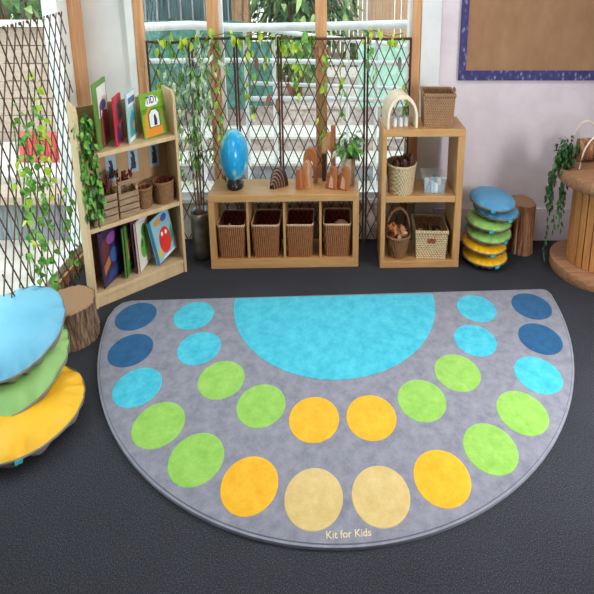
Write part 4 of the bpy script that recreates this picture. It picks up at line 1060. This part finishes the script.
# left window view: plank wall, white shelf, red cloth, capped low wall
pw = thing('plank_wall', (-2.4, 6.6, 0), 'pale horizontal plank wall outside the left window', 'wall')
m = B()
for k in range(9): m.box(WORLD, -3.6, -1.80, 6.5, 6.54, -.02 + .128 * k, .1 + .128 * k)
m.build('plank_panel', M['plank'], pw, bevel=.003)
B().box(WORLD, -3.6, -1.79, 6.44, 6.6, 1.135, 1.175).build('cap', M['stepw'], pw)
tag(B().box(WORLD, -3.2, -1.62, 5.35, 6.44, -.02, .30).build('garden_platform', M['stepw'], bevel=.01), 'white platform outside the left window in front of the plank wall', 'platform')
rc = thing('red_cushion', (-1.93, 5.75, .30), 'red ribbed garden cushion on the white platform outside', 'cushion')
m = B()
for k in range(6): m.lathe(basis(-2.12 + .066 * k, 5.75, .30) @ Matrix.Diagonal((1, .55, 1, 1)), [(.03, 0), (.062, .02), (.066, .15), (.05, .2), (.001, .21)], 14)
m.build('padding', M['red'], rc)
cwl = thing('low_capped_wall', (-1.9, 5.0, 0), 'low grey wall with a pale timber cap just outside the left window', 'wall')
B().box(WORLD, -3.2, -1.66, 5.0, 5.2, -.02, .22).build('panel', M['greywall'], cwl)
B().box(WORLD, -3.2, -1.62, 4.94, 5.26, .22, .27).build('cap', M['plank'], cwl, bevel=.004)

# ------------------------------------------------------------------ light
wd_ = bpy.data.worlds.new('World'); SC.world = wd_; wd_.use_nodes = True
bg = wd_.node_tree.nodes['Background']; bg.inputs['Color'].default_value = (1, .985, .975, 1); bg.inputs['Strength'].default_value = 2.7
def area(name, loc, rotd, sx_, sy_, power, color=(1, 1, 1), portal=False):
    l = bpy.data.lights.new(name, 'AREA'); l.shape = 'RECTANGLE'; l.size = sx_; l.size_y = sy_; l.energy = power; l.color = color
    o = bpy.data.objects.new(name, l); COL.objects.link(o); o.location = loc; o.rotation_euler = tuple(R(a) for a in rotd)
    if portal: l.cycles.is_portal = True
    return o
sun = bpy.data.lights.new('sun', 'SUN'); sun.energy = 2.2; sun.angle = R(25); sun.color = (1, .97, .92)
so = bpy.data.objects.new('sun', sun); COL.objects.link(so); so.rotation_euler = (R(36), R(-8), 0)
area('back_window_portal', (-.33, YB + .15, 1.35), (-90, 0, 0), 1.6, 2.2, 1, portal=True)
area('left_window_portal', (XL - .12, 3.35, 1.25), (0, -90, 0), 2.3, 2.6, 1, portal=True)
area('right_window_daylight', (XR - .02, 2.6, 1.0), (0, 90, 0), .65, .65, 52, (1, .97, .96))
# two unseen square ceiling lamps, added to brighten the room and back wall
for k, (x, y) in enumerate(((.3, 1.3), (.3, 3.6))):
    o = thing('added_ceiling_lamp', (x, y, ZC), 'added unseen square ceiling lamp panel nearer the %s' % ('front wall' if k == 0 else 'back window'), 'lamp', 'added ceiling lamp panels')
    board(WORLD, x - .36, x + .36, y - .36, y + .36, ZC - .03, ZC - .001, 'housing', M['frame_white'], o)
    B().box(WORLD, x - .33, x + .33, y - .33, y + .33, ZC - .034, ZC - .0305).build('diffuser', M['lamp'], o)
    area('ceiling_fill_light', (x, y, ZC - .04), (0, 0, 0), .64, .64, 4 if k == 0 else 7, (1, .97, .94))

# ------------------------------------------------------------------ camera
cam = bpy.data.cameras.new('camera'); co = bpy.data.objects.new('camera', cam); COL.objects.link(co)
cam.sensor_width = 36; cam.lens = 846.75 / 594 * 36; cam.clip_start = .02; cam.clip_end = 200
cam.shift_x = -(334.4 - 297) / 594
co.location = (0, 0, 1.6177); co.rotation_euler = (R(90 - 21.967), 0, 0)
SC.camera = co
SC.view_settings.view_transform = 'Standard'; SC.view_settings.look = 'None'; SC.view_settings.gamma = 1; SC.view_settings.exposure = -0.07
SC.view_settings.use_curve_mapping = False
SC.cycles.use_denoising = True
SC.cycles.max_bounces = 10; SC.cycles.transparent_max_bounces = 16
for o in bpy.data.objects:
    if '_o' in o: del o['_o']
